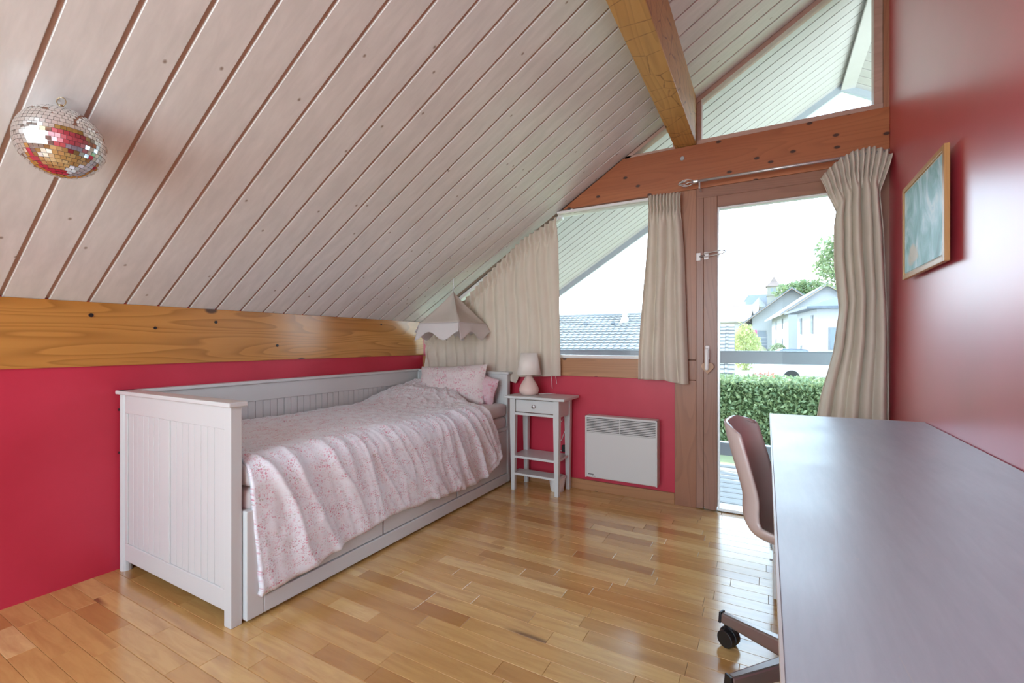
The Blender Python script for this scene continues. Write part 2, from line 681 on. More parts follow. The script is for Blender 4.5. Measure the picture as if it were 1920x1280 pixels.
M['roof_beige'] = plain('beige_roof', (.33, .28, .23), .7, var=.08, scale=1.5)
M['stone'] = plain('church_stone', (.27, .25, .215), .8, var=.10, scale=1.2)
M['pane'] = plain('house_pane', (.16, .20, .24), .15)
M['shutter'] = plain('grey_window_frame', (.22, .22, .22), .5)
M['timber'] = plain('eave_timber', (.45, .30, .18), .6)
M['fence'] = plain('dark_fence', (.16, .18, .21), .6)
M['woodfence'] = plain('pale_wood_fence', (.55, .42, .29), .7)
M['grass'] = plain('dry_grass', (.30, .30, .15), .9, var=.15, scale=2)
M['road'] = plain('pale_asphalt', (.42, .42, .42), .8, var=.05, scale=1)
M['pink'] = plain('pink_panel', (.75, .12, .30), .6)
M['car_w'] = plain('white_car_paint', (.75, .76, .78), .2)
M['car_d'] = plain('dark_car_paint', (.06, .07, .09), .2)


def leafm(name, a, b):
    t = NT(name)
    g_ = t.n('ShaderNodeNewGeometry')
    t.color(t.mix(t.ramp(g_.outputs['Random Per Island'], [(0, 0.), (1, 1.)]), a, b))
    t.set(rough=.5, spec=.4)
    tr_ = t.n('ShaderNodeBsdfTranslucent')
    tr_.inputs[0].default_value = (*b, 1)
    ms_ = t.n('ShaderNodeMixShader')
    ms_.inputs[0].default_value = .3
    t.l(t.b.outputs[0], ms_.inputs[1])
    t.l(tr_.outputs[0], ms_.inputs[2])
    t.l(ms_.outputs[0], t.out.inputs[0])
    return t.m


M['hedge'] = leafm('hedge_leaf', (.10, .16, .075), (.30, .36, .18))
M['leaf_lt'] = leafm('light_leaf', (.26, .34, .10), (.52, .52, .20))
M['leaf'] = leafm('tree_leaf', (.11, .17, .08), (.25, .31, .15))
M['leaf_red'] = leafm('coral_leaf', (.55, .22, .14), (.75, .42, .30))
M['bark'] = plain('bark', (.16, .11, .07), .9)
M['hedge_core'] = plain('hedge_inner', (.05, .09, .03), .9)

# ------------------------------------------------------------------ THE ROOM
YR = -1.7    # rear wall
# floor
fl = MB().box(XL - .1, XR + .1, YR - .1, 3.16, -.05, -.006).build('floor', M['floor_base'])
tag(fl, 'golden beech strip parquet floor of short staggered boards', 'floor', kind='structure')


def vis(x, y):
    d = y * .873 - x * .488
    if d < .6:
        return False
    l = x * .873 + y * .488
    u = 960 + 853 * l / d
    v_ = 643 + 853 * 1.06 / d
    return -60 < u < 1960 and v_ < 1330 and not (x < -1.85 and y > 1.1) and not (x > .25 and y < 2.4)


def board_mesh(mb, x0, x1, y0, y1):
    g_, c_ = .0004, .0010
    a0, a1, b0, b1 = x0 + g_, x1 - g_, y0 + g_, y1 - g_
    vs_ = [(a0, b0, -.006), (a1, b0, -.006), (a1, b1, -.006), (a0, b1, -.006),
           (a0, b0, -.0012), (a1, b0, -.0012), (a1, b1, -.0012), (a0, b1, -.0012),
           (a0 + c_, b0 + c_, 0), (a1 - c_, b0 + c_, 0), (a1 - c_, b1 - c_, 0), (a0 + c_, b1 - c_, 0)]
    fs = [(8, 9, 10, 11)] + [(i, (i + 1) % 4, (i + 1) % 4 + 4, i + 4) for i in range(4)] + \
         [(i + 4, (i + 1) % 4 + 4, (i + 1) % 4 + 8, i + 8) for i in range(4)]
    mb.add(vs_, fs)


def set_bv(o, vals):
    a = o.data.attributes.new('bv', 'FLOAT', 'FACE')
    a.data.foreach_set('value', vals)


rest, rest_v = MB(), []
nfl = 0
pit = .0735
y = YR
while y < 3.15:
    y1 = min(y + pit, 3.152)
    x = XL - random.random() * .4
    while x < XR:
        L_ = random.choice((.24, .32, .38, .45, .52, .6)) * random.uniform(.9, 1.1)
        a, b = max(x, XL - .02), min(x + L_, XR + .02)
        if b - a > .02:
            val = min(1, max(0, random.gauss(.5, .25)))
            if vis((a + b) / 2, (y + y1) / 2) and nfl < 300:
                mb = MB()
                board_mesh(mb, a, b, y, y1)
                o = mb.build('floor_board', M['floor'], fl)
                set_bv(o, [val] * len(o.data.polygons))
                nfl += 1
            else:
                board_mesh(rest, a, b, y, y1)
                rest_v += [val] * 9
        x += L_
    y += pit
o = rest.build('floor_boards_remaining', M['floor'], fl)
set_bv(o, rest_v)
tag(o, kind='stuff')

# walls
wl_ = MB().box(XL - .12, XL, YR, 3.30, -.05, 1.3).build('wall_left', M['red'])
tag(wl_, 'low crimson knee wall under the sloped ceiling', 'wall', kind='structure')
wb = MB().box(XL, -.525, YW, 3.30, -.05, .819).build('wall_back', M['red'])
tag(wb, 'crimson panel under the gable window, behind heater', 'wall', kind='structure')
wr = MB().box(XR, XR + .12, YR, 3.32, -.05, 3.30).build('wall_right', M['red_gloss'])
tag(wr, 'tall glossy crimson wall with the framed picture', 'wall', kind='structure')
# unseen rear wall behind the camera, unglazed opening added for the fill lamp
wm = MB()
wm.box(XL, -2.15, YR - .12, YR, 0, 1.24)
wm.prism([(XL, 1.24), (-2.15, 1.24), (-2.15, zc(-2.15)), ], 'Y', YR - .12, YR)
wm.prism([(.22, 0), (XR, 0), (XR, zc(XR)), (.22, zc(.22))], 'Y', YR - .12, YR)
wm.box(-2.15, .22, YR - .12, YR, 0, .58)
wm.prism([(-.6, 2.32), (.22, 2.32), (.22, zc(.22)), (-.6, zc(-.6))], 'Y', YR - .12, YR)
wrr = wm.build('wall_rear', M['white'])
tag(wrr, 'white rear gable wall with a wide opening added for fill light', 'wall', kind='structure')

# ceiling: backing slab and whitewashed boards running up the slope
ce = MB().prism([(XL - .02, zc(XL - .02) + .009), (XRIDGE + .04, zc(XRIDGE + .04) + .009), (XRIDGE + .04, zc(XRIDGE + .04) + .05), (XL - .02, zc(XL - .02) + .05)],
                'Y', YR - .12, 3.20).build('ceiling', M['groove'])
tag(ce, 'sloped ceiling of whitewashed tongue and groove boards', 'ceiling', kind='structure')
ang = math.atan(SL)
LEN = (XRIDGE + .02 - XL) / math.cos(ang)
PC = .135


def slope_board(name, mat, parent, width, length, x_start=XL, gap=.0125, th=.014):
    """board with chamfered lower edges, local x up the slope, underside on the ceiling plane"""
    w = width - gap
    ch = .0018
    prof = [(0, th), (0, ch), (ch, 0), (w - ch, 0), (w, ch), (w, th)]
    return MB().prism(prof, 'X', 0, length).build(name, mat, None, local=True)


proto = slope_board('ceiling_board', M['ceil'], None, PC, LEN)
cloc = Vector(WL[ce])
k0 = math.floor((YR - .718) / PC)
first = True
for k in range(k0 + 1, 18):
    yy = .718 + PC * k + .0065
    o = proto if first else proto.copy()
    if not first:
        col.objects.link(o)
    first = False
    o.parent = ce
    o.location = Vector((XL, yy, zc(XL))) - cloc
    o.rotation_euler = (0, -ang, 0)

# beams
o = MB().prism([(XL, .957), (XL + .012, .955), (XL + .012, zc(XL + .012) - .002), (XL, zc(XL) - .002)], 'Y', YR, 3.128).build('trim_1', M['beam'], bevel=.003)
tag(o, 'long varnished honey pine beam along the left wall, under the ceiling', 'beam', kind='structure')
T1 = o
for (yy, zz, r_) in ((.86, 1.185, .009), (1.105, 1.135, .007), (1.39, 1.175, .008), (1.75, 1.045, .008), (2.62, 1.205, .007)):
    MB().lathe([(r_, 0), (r_, .003), (0, .003)], (0, 0, 0), 12).build('plug_hole', M['black'], T1, local=True)
    h = bpy.context.scene.collection.objects[-1]
    h.location = Vector((XL + .0125, yy, zz)) - WL[T1]
    h.rotation_euler = (0, R(90), 0)
o = MB().prism([(-1.318, 2.05), (XR, 2.05), (XR, 2.335), (-.868, 2.335)], 'Y', YB, 3.26).build('trim_2', M['redwood'], bevel=.003)
tag(o, 'reddish knotty pine lintel beam across the gable wall', 'beam', kind='structure')
o = MB().prism([(-.525, 2.34), (-.394, 2.34), (-.394, zc(-.394) + .01), (-.525, zc(-.525) + .01)], 'Y', YR, 3.16).build('trim_3', M['purlin'], bevel=.004)
tag(o, 'rough golden purlin beam under the sloped ceiling', 'beam', kind='structure')
# post
po = thing('trim_4', (-.46, YB, 0), 'upright reddish pine post between window and balcony door', 'post', kind='structure')
box('post_upper', M['redwood_v'], po, -.525, -.394, YB, 3.27, .952, 2.048, .002)
box('post_block', M['redwood_v'], po, -.523, -.394, YB + .002, 3.27, .822, .949, .002)
box('post_lower', M['redwood_v'], po, -.525, -.394, YB, 3.27, 0, .819, .002)
o = MB().box(XL, -.526, YB, 3.27, .819, .949).build('trim_5', M['sill'], bevel=.003)
tag(o, 'pine sill board under the gable window', 'sill', kind='structure')
o = MB().box(.555, XR, 3.14, 3.27, 2.336, zc(.555)).build('trim_6', M['redwood_v'])
tag(o, 'thin orange brown upright strip beside the upper window', 'trim', kind='structure')
o = MB().box(.53, XR, 3.14, 3.27, 0, 2.049).build('trim_7', M['doorwood'])
tag(o, 'dark door jamb behind the door curtain', 'trim', kind='structure')
o = MB().box(XL, -.526, YB, YW, 0, .073).build('baseboard_back', M['sill'], bevel=.002)
tag(o, 'pine baseboard below heater and nightstand', 'baseboard', kind='structure')
# round metal bolt in lintel
o = MB().lathe([(.0, -.004), (.012, -.004), (.017, .0), (.02, .004), (.02, .008)], (0, 0, 0), 20).build('beam_bolt', M['iron'], local=True)
o.location = (-.478, YB + .002, 2.262)
o.rotation_euler = (R(-90), 0, 0)
tag(o, 'round grey metal bolt head in the lintel beam', 'bolt')

# window 1: big raked gable window
w1 = thing('window_1', (-1.4, 3.2, .949), 'raked gable window over the pine sill', 'window', kind='structure')
gy0, gy1 = 3.185, 3.225
MB().box(-2.62, -.526, gy0 - .02, gy1, .949, .972).build('window_frame', M['plastic_white'], w1, bevel=.002)
MB().box(-.548, -.526, gy0, gy1, .972, 2.03).build('window_frame', M['plastic_white'], w1, bevel=.002)
MB().box(-1.37, -.526, gy0 - .03, gy1, 2.02, 2.049).build('window_frame', M['plastic_white'], w1, bevel=.002)
MB().prism([(-2.60, zc(-2.60) - .045), (-1.35, zc(-1.35) - .045), (-1.35, zc(-1.35) - .012), (-2.60, zc(-2.60) - .012)], 'Y', gy0 - .01, gy1).build('window_frame', M['plastic_white'], w1)
MB().prism([(-2.60, .97), (-.54, .97), (-.54, 2.03), (-1.36, 2.03), (-2.60, zc(-2.6) - .03)], 'Y', 3.204, 3.208).build('pane', M['glass'], w1)
# window 2: upper trapezoid
w2 = thing('window_2', (.1, 3.18, 2.336), 'upper trapezoid window between purlin and red wall', 'window', kind='structure')
fw = .030
MB().box(-.394, -.394 + fw, 3.15, 3.22, 2.336, zc(-.394) - .005).build('window_frame', M['frame_pink'], w2, bevel=.003)
MB().box(-.394, .555, 3.14, 3.22, 2.336, 2.336 + fw).build('window_frame', M['frame_pink'], w2, bevel=.003)
MB().box(.515, .555, 3.15, 3.22, 2.336 + fw, zc(.515) - .005).build('window_frame', M['frame_pink'], w2, bevel=.003)
MB().prism([(-.394, zc(-.394) - .035), (.555, zc(.555) - .035), (.555, zc(.555) - .002), (-.394, zc(-.394) - .002)], 'Y', 3.14, 3.22).build('window_frame', M['frame_pink'], w2)
MB().prism([(-.37, 2.36), (.52, 2.36), (.52, zc(.52) - .02), (-.37, zc(-.37) - .02)], 'Y', 3.19, 3.194).build('pane', M['glass'], w2)
# window 3: small triangle
w3 = thing('window_3', (-.65, 3.18, 2.336), 'small triangular window between lintel and purlin', 'window', kind='structure')
MB().box(-.86, -.525, 3.145, 3.22, 2.336, 2.356).build('window_frame', M['frame_pink'], w3, bevel=.002)
MB().box(-.541, -.525, 3.15, 3.22, 2.356, zc(-.525) - .005).build('window_frame', M['frame_pink'], w3, bevel=.002)
MB().prism([(-.86, zc(-.86) - .028), (-.525, zc(-.525) - .028), (-.525, zc(-.525) - .002), (-.86, zc(-.86) - .002)], 'Y', 3.145, 3.22).build('window_frame', M['frame_pink'], w3)
MB().prism([(-.83, 2.35), (-.53, 2.35), (-.53, zc(-.53) - .02)], 'Y', 3.19, 3.194).build('pane', M['glass'], w3)

# balcony door
d1 = thing('door_1', (.05, YB, 0), 'glazed balcony door in a reddish brown frame', 'door', kind='structure')
box('door_frame', M['doorwood'], d1, -.394, -.349, YB - .004, 3.27, 0.004, 1.985, .003)
MB().box(-.394, .53, YB + .002, 3.27, 1.985, 2.049).build('door_frame', M['doorwood_h'], d1, bevel=.002)
stl = MB().prism([(-.348, .022), (-.34, .010), (-.285, .006), (-.273, .016), (-.269, .04), (-.269, 1.983), (-.348, 1.983)], 'Y', YB - .012, 3.205).build('door_stile', M['doorwood'], d1, bevel=.003)
MB().box(.45, .53, YB - .008, 3.205, .01, 1.983).build('door_stile', M['doorwood'], d1, bevel=.003)
MB().box(-.269, .45, YB - .008, 3.205, 1.915, 1.983).build('door_rail', M['doorwood_h'], d1, bevel=.003)
MB().box(-.269, -.258, YB + .01, 3.19, .02, 1.915).build('glazing_bead', M['steel'], d1)
MB().box(-.258, .45, YB + .01, 3.19, 1.906, 1.915).build('glazing_bead', M['plastic_white'], d1)
MB().box(-.269, .45, YB + .01, 3.19, .006, .022).build('glazing_bead', M['steel'], d1)
MB().box(-.262, .452, 3.155, 3.160, .02, 1.91).build('pane', M['glass'], d1)
MB().box(-.394, .53, 3.152, 3.30, -.03, .004).build('threshold', M['steel'], d1, bevel=.003)
hd = MB().box(-.338, -.312, YB - .020, YB - .010, .955, 1.045).build('handle_plate', M['plastic_white'], d1, bevel=.006)
MB().tube([(-.325, YB - .018, 1.015), (-.325, YB - .055, 1.015)], .009, 10).build('handle_neck', M['plastic_white'], hd)
MB().box(-.3365, -.3145, YB - .070, YB - .052, .890, 1.028).build('handle_lever', M['plastic_white'], hd, bevel=.008)
lt = MB().box(-.392, -.365, YB - .012, YB - .003, 1.585, 1.635).build('latch_plate', M['plastic_white'], d1, bevel=.002)
MB().box(-.345, -.318, YB - .020, YB - .011, 1.588, 1.635).build('latch_plate', M['plastic_white'], d1, bevel=.002)
MB().tube([(-.345, YB - .03, 1.604), (-.24, YB - .045, 1.612), (-.222, YB - .048, 1.619), (-.222, YB - .048, 1.628), (-.24, YB - .045, 1.634), (-.345, YB - .03, 1.624)], .0035, 8).build('latch_loop', M['steel'], d1)
MB().tube([(-.37, YB - .016, 1.61), (-.34, YB - .028, 1.612)], .006, 8).build('latch_hinge', M['iron'], d1)

# ------------------------------------------------------------------ OVERHANG AND BALCONY
ro = thing('roof', (0, 3.4, 3.2), 'overhanging gable roof with boarded pale soffit over the balcony', 'roof', kind='structure')
xe = -3.35
MB().prism([(xe, zc(xe) + .05), (XRIDGE, zc(XRIDGE) + .05), (XRIDGE, zc(XRIDGE) + .25), (xe, zc(xe) + .22)], 'Y', YR - .2, YEAVE).build('roof_slab', M['roof_out'], ro)


def zr(x):
    return zc(XRIDGE) - SL * (x - XRIDGE)


MB().prism([(XRIDGE, zc(XRIDGE) + .05), (4.2, zr(4.2) + .05), (4.2, zr(4.2) + .22), (XRIDGE, zc(XRIDGE) + .25)], 'Y', YR - .2, YEAVE).build('roof_slab', M['roof_out'], ro)
MB().prism([(xe, zc(xe) + .014), (XRIDGE, zc(XRIDGE) + .014), (XRIDGE, zc(XRIDGE) + .05), (xe, zc(xe) + .05)], 'Y', 3.24, YEAVE - .01).build('soffit_backing', M['soffit_gap'], ro)
MB().prism([(XRIDGE, zc(XRIDGE) + .014), (4.2, zr(4.2) + .014), (4.2, zr(4.2) + .05), (XRIDGE, zc(XRIDGE) + .05)], 'Y', 3.24, YEAVE - .01).build('soffit_backing', M['soffit_gap'], ro)
sp = slope_board('soffit_board', M['soffit'], None, .112, (XRIDGE - xe) / math.cos(ang), gap=.010, th=.012)
sp2 = slope_board('soffit_board', M['soffit'], None, .112, (4.2 - XRIDGE) / math.cos(ang), gap=.010, th=.012)
f1 = f2 = True
for k in range(13):
    yy = 3.25 + .112 * k
    for o_, x_, z_, an, fl_ in ((sp, xe, zc(xe), -ang, 1), (sp2, XRIDGE, zc(XRIDGE), ang, 2)):
        if k == 0:
            o = o_
        else:
            o = o_.copy()
            col.objects.link(o)
        o.parent = ro
        o.location = Vector((x_, yy, z_)) - WL[ro]
        o.rotation_euler = (0, an, 0)
MB().box(XRIDGE - .01, XRIDGE + .085, 3.24, YEAVE, zc(XRIDGE) - .055, zc(XRIDGE) - .03).build('ridge_board', M['soffit'], ro)
MB().prism([(xe, zc(xe) - .06), (XRIDGE, zc(XRIDGE) - .06), (XRIDGE, zc(XRIDGE) + .26), (xe, zc(xe) + .23)], 'Y', YEAVE, YEAVE + .03).build('bargeboard', M['fascia'], ro)
MB().prism([(XRIDGE, zc(XRIDGE) - .06), (4.2, zr(4.2) - .06), (4.2, zr(4.2) + .22), (XRIDGE, zc(XRIDGE) + .26)], 'Y', YEAVE, YEAVE + .03).build('bargeboard', M['fascia'], ro)

GZ = -1.0
dk = thing('balcony_deck', (-.2, 3.9, -.1), 'weathered grey board deck of the balcony', 'deck', kind='structure')
pd = box('deck_board', M['deck'], dk, -2.9, 2.6, 3.31, 3.425, -.055, -.03, .003)
for k in range(1, 10):
    place(pd, 'deck_board', dk, (0, k * .122, 0))
MB().box(-2.9, 2.6, 3.32, 3.37, -.2, -.056).box(-2.9, 2.6, 4.42, 4.47, -.2, -.056).build('deck_joist', M['deck'], dk)
for xx in (-2.7, 2.4):
    box('deck_post', M['deck'], dk, xx, xx + .1, 4.4, 4.5, GZ, -.056)
rl = thing('balcony_railing', (-.2, 4.52, -.05), 'grey blue flat board railing around the balcony', 'railing')
box('top_rail', M['rail'], rl, -2.9, 2.6, 4.50, 4.535, .879, .982, .003)
box('rail_cap', M['rail'], rl, -2.9, 2.6, 4.485, 4.55, .982, .992, .002)
box('bottom_rail', M['rail'], rl, -2.9, 2.6, 4.50, 4.535, .052, .155, .003)
box('rail_cap', M['rail'], rl, -2.9, 2.6, 4.475, 4.55, .155, .172, .002)
for xx in (-2.85, -1.35, 1.0, 2.5):
    box('rail_post', M['rail'], rl, xx, xx + .07, 4.536, 4.60, -.2, .985, .003)

# ------------------------------------------------------------------ VILLAGE


def gz(x, y):
    return GZ + 9.6 * smooth01(52, 138, y) + .0 * x


tm = MB()
tm.grid(lambda u, v: (lerp(-70, 80, u), 4.6 + 190 * v ** 1.5, gz(0, 4.6 + 190 * v ** 1.5) + .12 * nzv(u * 40, v * 40)), 60, 70)
gr = tm.build('ground', M['grass'], smooth=True)
tag(gr, 'dry grass ground rising to the village', 'ground', kind='structure')
o = MB().box(-14, 24, 25, 51.5, GZ + .1, GZ + .16).build('road', M['road'])
tag(o, 'pale sunlit road and forecourt beyond the hedge', 'road', kind='structure')


def leaves(mb, c, rad, n, size, shell=.55, boxy=False):
    for _ in range(n):
        if boxy:
            p = [random.uniform(-1, 1) for _ in range(3)]
            ax = random.choice((1, 1, 2))
            p[ax] = (-1 if ax == 1 else 1) * random.uniform(.80, 1.06)
            q = Vector((c[0] + p[0] * rad[0], c[1] + p[1] * rad[1], c[2] + p[2] * rad[2]))
        else:
            d_ = Vector((random.gauss(0, 1), random.gauss(0, 1), random.gauss(0, 1))).normalized()
            rr_ = random.uniform(shell, 1) * (1 + .28 * nzv(d_.x * 2.2 + c[0], d_.y * 2.2 + c[1], d_.z * 2.2))
            q = Vector((c[0] + d_.x * rad[0] * rr_, c[1] + d_.y * rad[1] * rr_, c[2] + d_.z * rad[2] * rr_))
        a = Vector((random.gauss(0, 1), random.gauss(0, 1), random.gauss(0, 1))).normalized()
        b = a.cross(Vector((random.gauss(0, 1), random.gauss(0, 1), random.gauss(0, 1)))).normalized()
        s_ = size * random.uniform(.6, 1.2)
        mb.add([q - a * s_, q + b * s_ * .5, q + a * s_, q - b * s_ * .5], [(0, 1, 2, 3)])


hg = thing('hedge', (.5, 9.6, GZ), 'dense clipped green hedge beyond the balcony railing', 'hedge')
mb = MB()
leaves(mb, (.6, 9.9, -.32), (4.2, .6, .70), 26000, .045, boxy=True)
tag(mb.build('hedge_foliage', M['hedge'], hg), kind='stuff')
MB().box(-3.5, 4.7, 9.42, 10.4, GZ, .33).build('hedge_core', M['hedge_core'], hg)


def tree(name, label, c, rad, n, size, mat, group=None, base=None):
    b = gz(c[0], c[1]) if base is None else base
    r = thing(name, (c[0], c[1], b), label, 'tree' if 'tree' in name else 'bush', group)
    m = MB()
    leaves(m, c, rad, n, size)
    tag(m.build('foliage', mat, r), kind='stuff')
    MB().tube([(c[0], c[1], b), (c[0] + .05, c[1], c[2] - rad[2] * .3), (c[0], c[1], c[2] + rad[2] * .4)], [rad[0] * .08, rad[0] * .06, rad[0] * .02], 7).build('trunk', M['bark'], r)
    return r


tree('leafy_tree', 'tall leafy green tree beside the door curtain, before the houses', (3.35, 24.7, 4.7), (1.45, 1.45, 1.5), 2600, .12, M['leaf'])
tree('round_bush', 'yellow green bush beside the grey tiled roof', (-1.3, 36.0, .75), (.95, .95, 1.75), 2600, .11, M['leaf_lt'], base=GZ)
tree('hill_tree', 'dark green tree behind the church tower and white gable house', (7.5, 125, 13.3), (6.0, 4, 2.3), 1800, .5, M['leaf'])
tree('hill_tree', 'green tree crown rising behind the large white gable', (14.5, 92, 10.6), (4.5, 3, 3.0), 1500, .4, M['leaf'])
tree('hill_tree', 'small tree top behind the flue of the grey roof', (-8.0, 46, 3.8), (1.0, 1, .9), 700, .16, M['leaf'])
tree('garden_bush', 'small round green bush by the white house wall', (.95, 49.5, .35), (.75, .6, .75), 700, .11, M['leaf'], base=GZ)
tree('garden_bush', 'coral flowering bush beside the white house', (1.55, 44.5, -.35), (.85, .5, .55), 900, .1, M['leaf_red'], base=GZ)
tree('garden_bush', 'pale pink shrub just above the hedge, below the railing', (-.1, 22.5, -.65), (.6, .5, .5), 700, .08, M['leaf_red'], base=GZ)


def house(name, label, loc, rz, w, l, zb, zwall, zapex, mats, over=.5, windows=(), hip=False, cat='house', trim=True):
    """gable (local y=0) faces the viewer; left face is local x=0"""
    r = thing(name, (loc[0], loc[1], zb), label, cat, rz=rz, local=True)
    hw, ha = zwall - zb, zapex - zb
    wm_, rm_ = mats
    m = MB()
    if hip:
        m.box(0, w, 0, l, 0, hw)
    else:
        m.prism([(0, 0), (w, 0), (w, hw), (w / 2, ha), (0, hw)], 'Y', 0, l)
    m.build('walls', wm_, r)
    sl_ = (ha - hw) / (w / 2)
    t_ = .18
    if hip:
        m = MB()
        o_ = over
        zz = hw
        yr = min(w / 2, l / 2 - .1)
        m.add([(-o_, -o_, zz), (w + o_, -o_, zz), (w + o_, l + o_, zz), (-o_, l + o_, zz),
               (-o_, -o_, zz + t_), (w + o_, -o_, zz + t_), (w + o_, l + o_, zz + t_), (-o_, l + o_, zz + t_),
               (w / 2, yr, ha + t_), (w / 2, l - yr, ha + t_)],
              [(0, 3, 2, 1), (0, 1, 5, 4), (1, 2, 6, 5), (2, 3, 7, 6), (3, 0, 4, 7), (4, 5, 8), (5, 6, 9, 8), (6, 7, 9), (7, 4, 8, 9)])
        m.build('roof', rm_, r)
    else:
        for sgn in (0, 1):
            def X_(x):
                return x if sgn == 0 else w - x
            m = MB().prism([(X_(-over), hw - over * sl_), (X_(w / 2), ha), (X_(w / 2), ha + t_), (X_(-over), hw - over * sl_ + t_)], 'Y', -over, l + over)
            rf = m.build('roof_slope', rm_, r)
            if trim:
                MB().prism([(X_(-over), hw - over * sl_ - .06), (X_(w / 2), ha - .06), (X_(w / 2), ha - .003), (X_(-over), hw - over * sl_ - .003)], 'Y', -over, -over + .15).build('eave_board', M['timber'], rf)
    for (face, p, z, ww, hh) in windows:
        z0 = z - zb
        if face == 'L':
            f = MB().box(-.05, .02, p - ww / 2 - .08, p + ww / 2 + .08, z0 - .08, z0 + hh + .08).build('window', M['shutter'], r)
            MB().box(-.07, -.05, p - ww / 2, p + ww / 2, z0, z0 + hh).build('pane', M['pane'], f)
        else:
            f = MB().box(p - ww / 2 - .08, p + ww / 2 + .08, -.05, .02, z0 - .08, z0 + hh + .08).build('window', M['shutter'], r)
            MB().box(p - ww / 2, p + ww / 2, -.07, -.05, z0, z0 + hh).build('pane', M['pane'], f)
    return r


W, Cc = M['render_w'], M['render_c']
hA = house('gable_house', 'large white house with grey gable roof, centre of the village view', (1.89, 52.6), R(5.2), 6.2, 14, GZ - .2, 4.35, 6.6, (W, M['roof_lt']), over=.8,
           windows=[('L', 4.0, 2.6, .5, 1.0), ('L', 9.5, 2.6, .5, 1.0), ('L', 4.0, .7, .5, .8), ('L', 9.5, .7, .5, .8)])
hB = house('hip_house', 'white two storey house with low grey hipped roof, nearest on the right', (3.5, 43.2), R(9), 9, 6.4, GZ - .2, 3.75, 5.5, (W, M['roof_grey']), over=.9, hip=True,
           windows=[('L', 1.4, 1.9, .55, 1.35), ('L', 5.0, 1.9, .5, 1.3), ('L', 5.0, .2, .45, .6), ('F', 1.4, .6, 1.1, 1.6), ('L', 1.0, -1.0, .9, 1.3)])
hC = house('barn_house', 'blue grey shaded barn gable left of the large white house', (-1.65, 69.0), R(-2), 9.0, 12, .2, 4.4, 8.0, (W, M['roof_grey']), over=1.5,
           windows=[('F', 1.15, 2.0, .9, .65)])
MB().box(.10, .55, -.06, .01, 1.75, 2.6).build('pink_panel', M['pink'], hC)
hD = house('brown_roof_house', 'house with long brown tiled roof below the church', (-9.4, 90), R(88), 8, 10, 3, 6.0, 7.8, (Cc, M['roof_brown']), over=.4, trim=False)
hD.location = (-1.6, 88, 3)
hE = house('beige_roof_house', 'low house with beige roof beside the tiled roof edge', (-6, 70), R(86), 6, 6.5, 1, 4.1, 5.6, (Cc, M['roof_beige']), over=.4, trim=False)
hE.location = (-2.3, 70, 1)
# chimney stacks on that house
MB().box(1.3, 1.9, 4.0, 4.6, 3.5, 6.0).build('chimney', W, hE)
MB().box(3.5, 4.1, .6, 1.2, 3.9, 6.0).build('chimney', W, hE)
# church
ch = thing('church', (1.73, 138.4, 6), 'stone village church with square bell tower and slate roofs', 'church', local=True)
tw = MB().box(-1.55, 1.55, -1.55, 1.55, 0, 10.0).build('tower', M['stone'], ch)
MB().box(-1.7, 1.7, -1.7, 1.7, 7.4, 7.6).build('string_course', M['stone'], tw)
for s_ in (-.45, .45):
    MB().box(s_ - .28, s_ + .28, -1.60, -1.54, 7.9, 9.4).build('belfry_opening', M['pane'], tw)
MB().box(-.25, .25, -1.60, -1.54, 4.2, 5.0).build('tower_window', M['pane'], tw)
sp_ = MB()
sp_.add([(-1.95, -1.95, 9.9), (1.95, -1.95, 9.9), (1.95, 1.95, 9.9), (-1.95, 1.95, 9.9), (-.9, -.9, 11.0), (.9, -.9, 11.0), (.9, .9, 11.0), (-.9, .9, 11.0), (0, 0, 12.7)],
        [(0, 3, 2, 1), (0, 1, 5, 4), (1, 2, 6, 5), (2, 3, 7, 6), (3, 0, 4, 7), (4, 5, 8), (5, 6, 8), (6, 7, 8), (7, 4, 8)])
spo = sp_.build('spire', M['roof_brown'], ch)
MB().tube([(0, 0, 12.6), (0, 0, 13.9)], .05, 6).build('cross_pole', M['iron'], spo)
MB().prism([(-7.6, 0), (-1.5, 0), (-1.5, 5.0), (-7.6, 5.0)], 'Y', 0, 8).build('nave_walls', M['stone'], ch)
MB().add([(-8.0, -.4, 5.0), (-1.4, -.4, 5.0), (-1.4, 8.4, 5.0), (-8.0, 8.4, 5.0), (-6.2, 4, 8.4), (-1.4, 4, 8.4)],
         [(0, 3, 2, 1), (0, 1, 5, 4), (1, 2, 5), (2, 3, 4, 5), (3, 0, 4)]).build('nave_roof', M['roof_grey'], ch)
MB().lathe([(2.1, 0), (2.1, 4.4)], (-3.4, -.6, 0), 16).build('apse_walls', M['stone'], ch)
MB().lathe([(2.4, 4.4), (.0, 7.2)], (-3.4, -.6, 0), 16).build('apse_roof', M['roof_lt'], ch)

# fence and cars
fe = thing('board_fence', (-.4, 62, 0.4), 'dark horizontal board fence in front of the barn gable', 'fence', local=True)
for k in range(4):
    MB().box(-1.6, .5, 0, .05, 1.35 - .42 * k, 1.70 - .42 * k).build('fence_board', M['fence'], fe)
for xx in (-1.5, -.5, .4):
    MB().box(xx, xx + .1, .05, .15, -.6, 1.75).build('fence_post', M['fence'], fe)
mo = MB()
mo.grid(lambda u, v: (lerp(-5.5, .1, u), lerp(50, 61.8, v), GZ - .1 + 1.9 * smooth01(0, .9, v) * smooth01(0, .35, u) * (1 - smooth01(.9, 1, u) * .3)), 16, 12)
o = mo.build('grass_bank', M['grass'], smooth=True)
tag(o, 'dry grass bank rising to the board fence', 'bank')


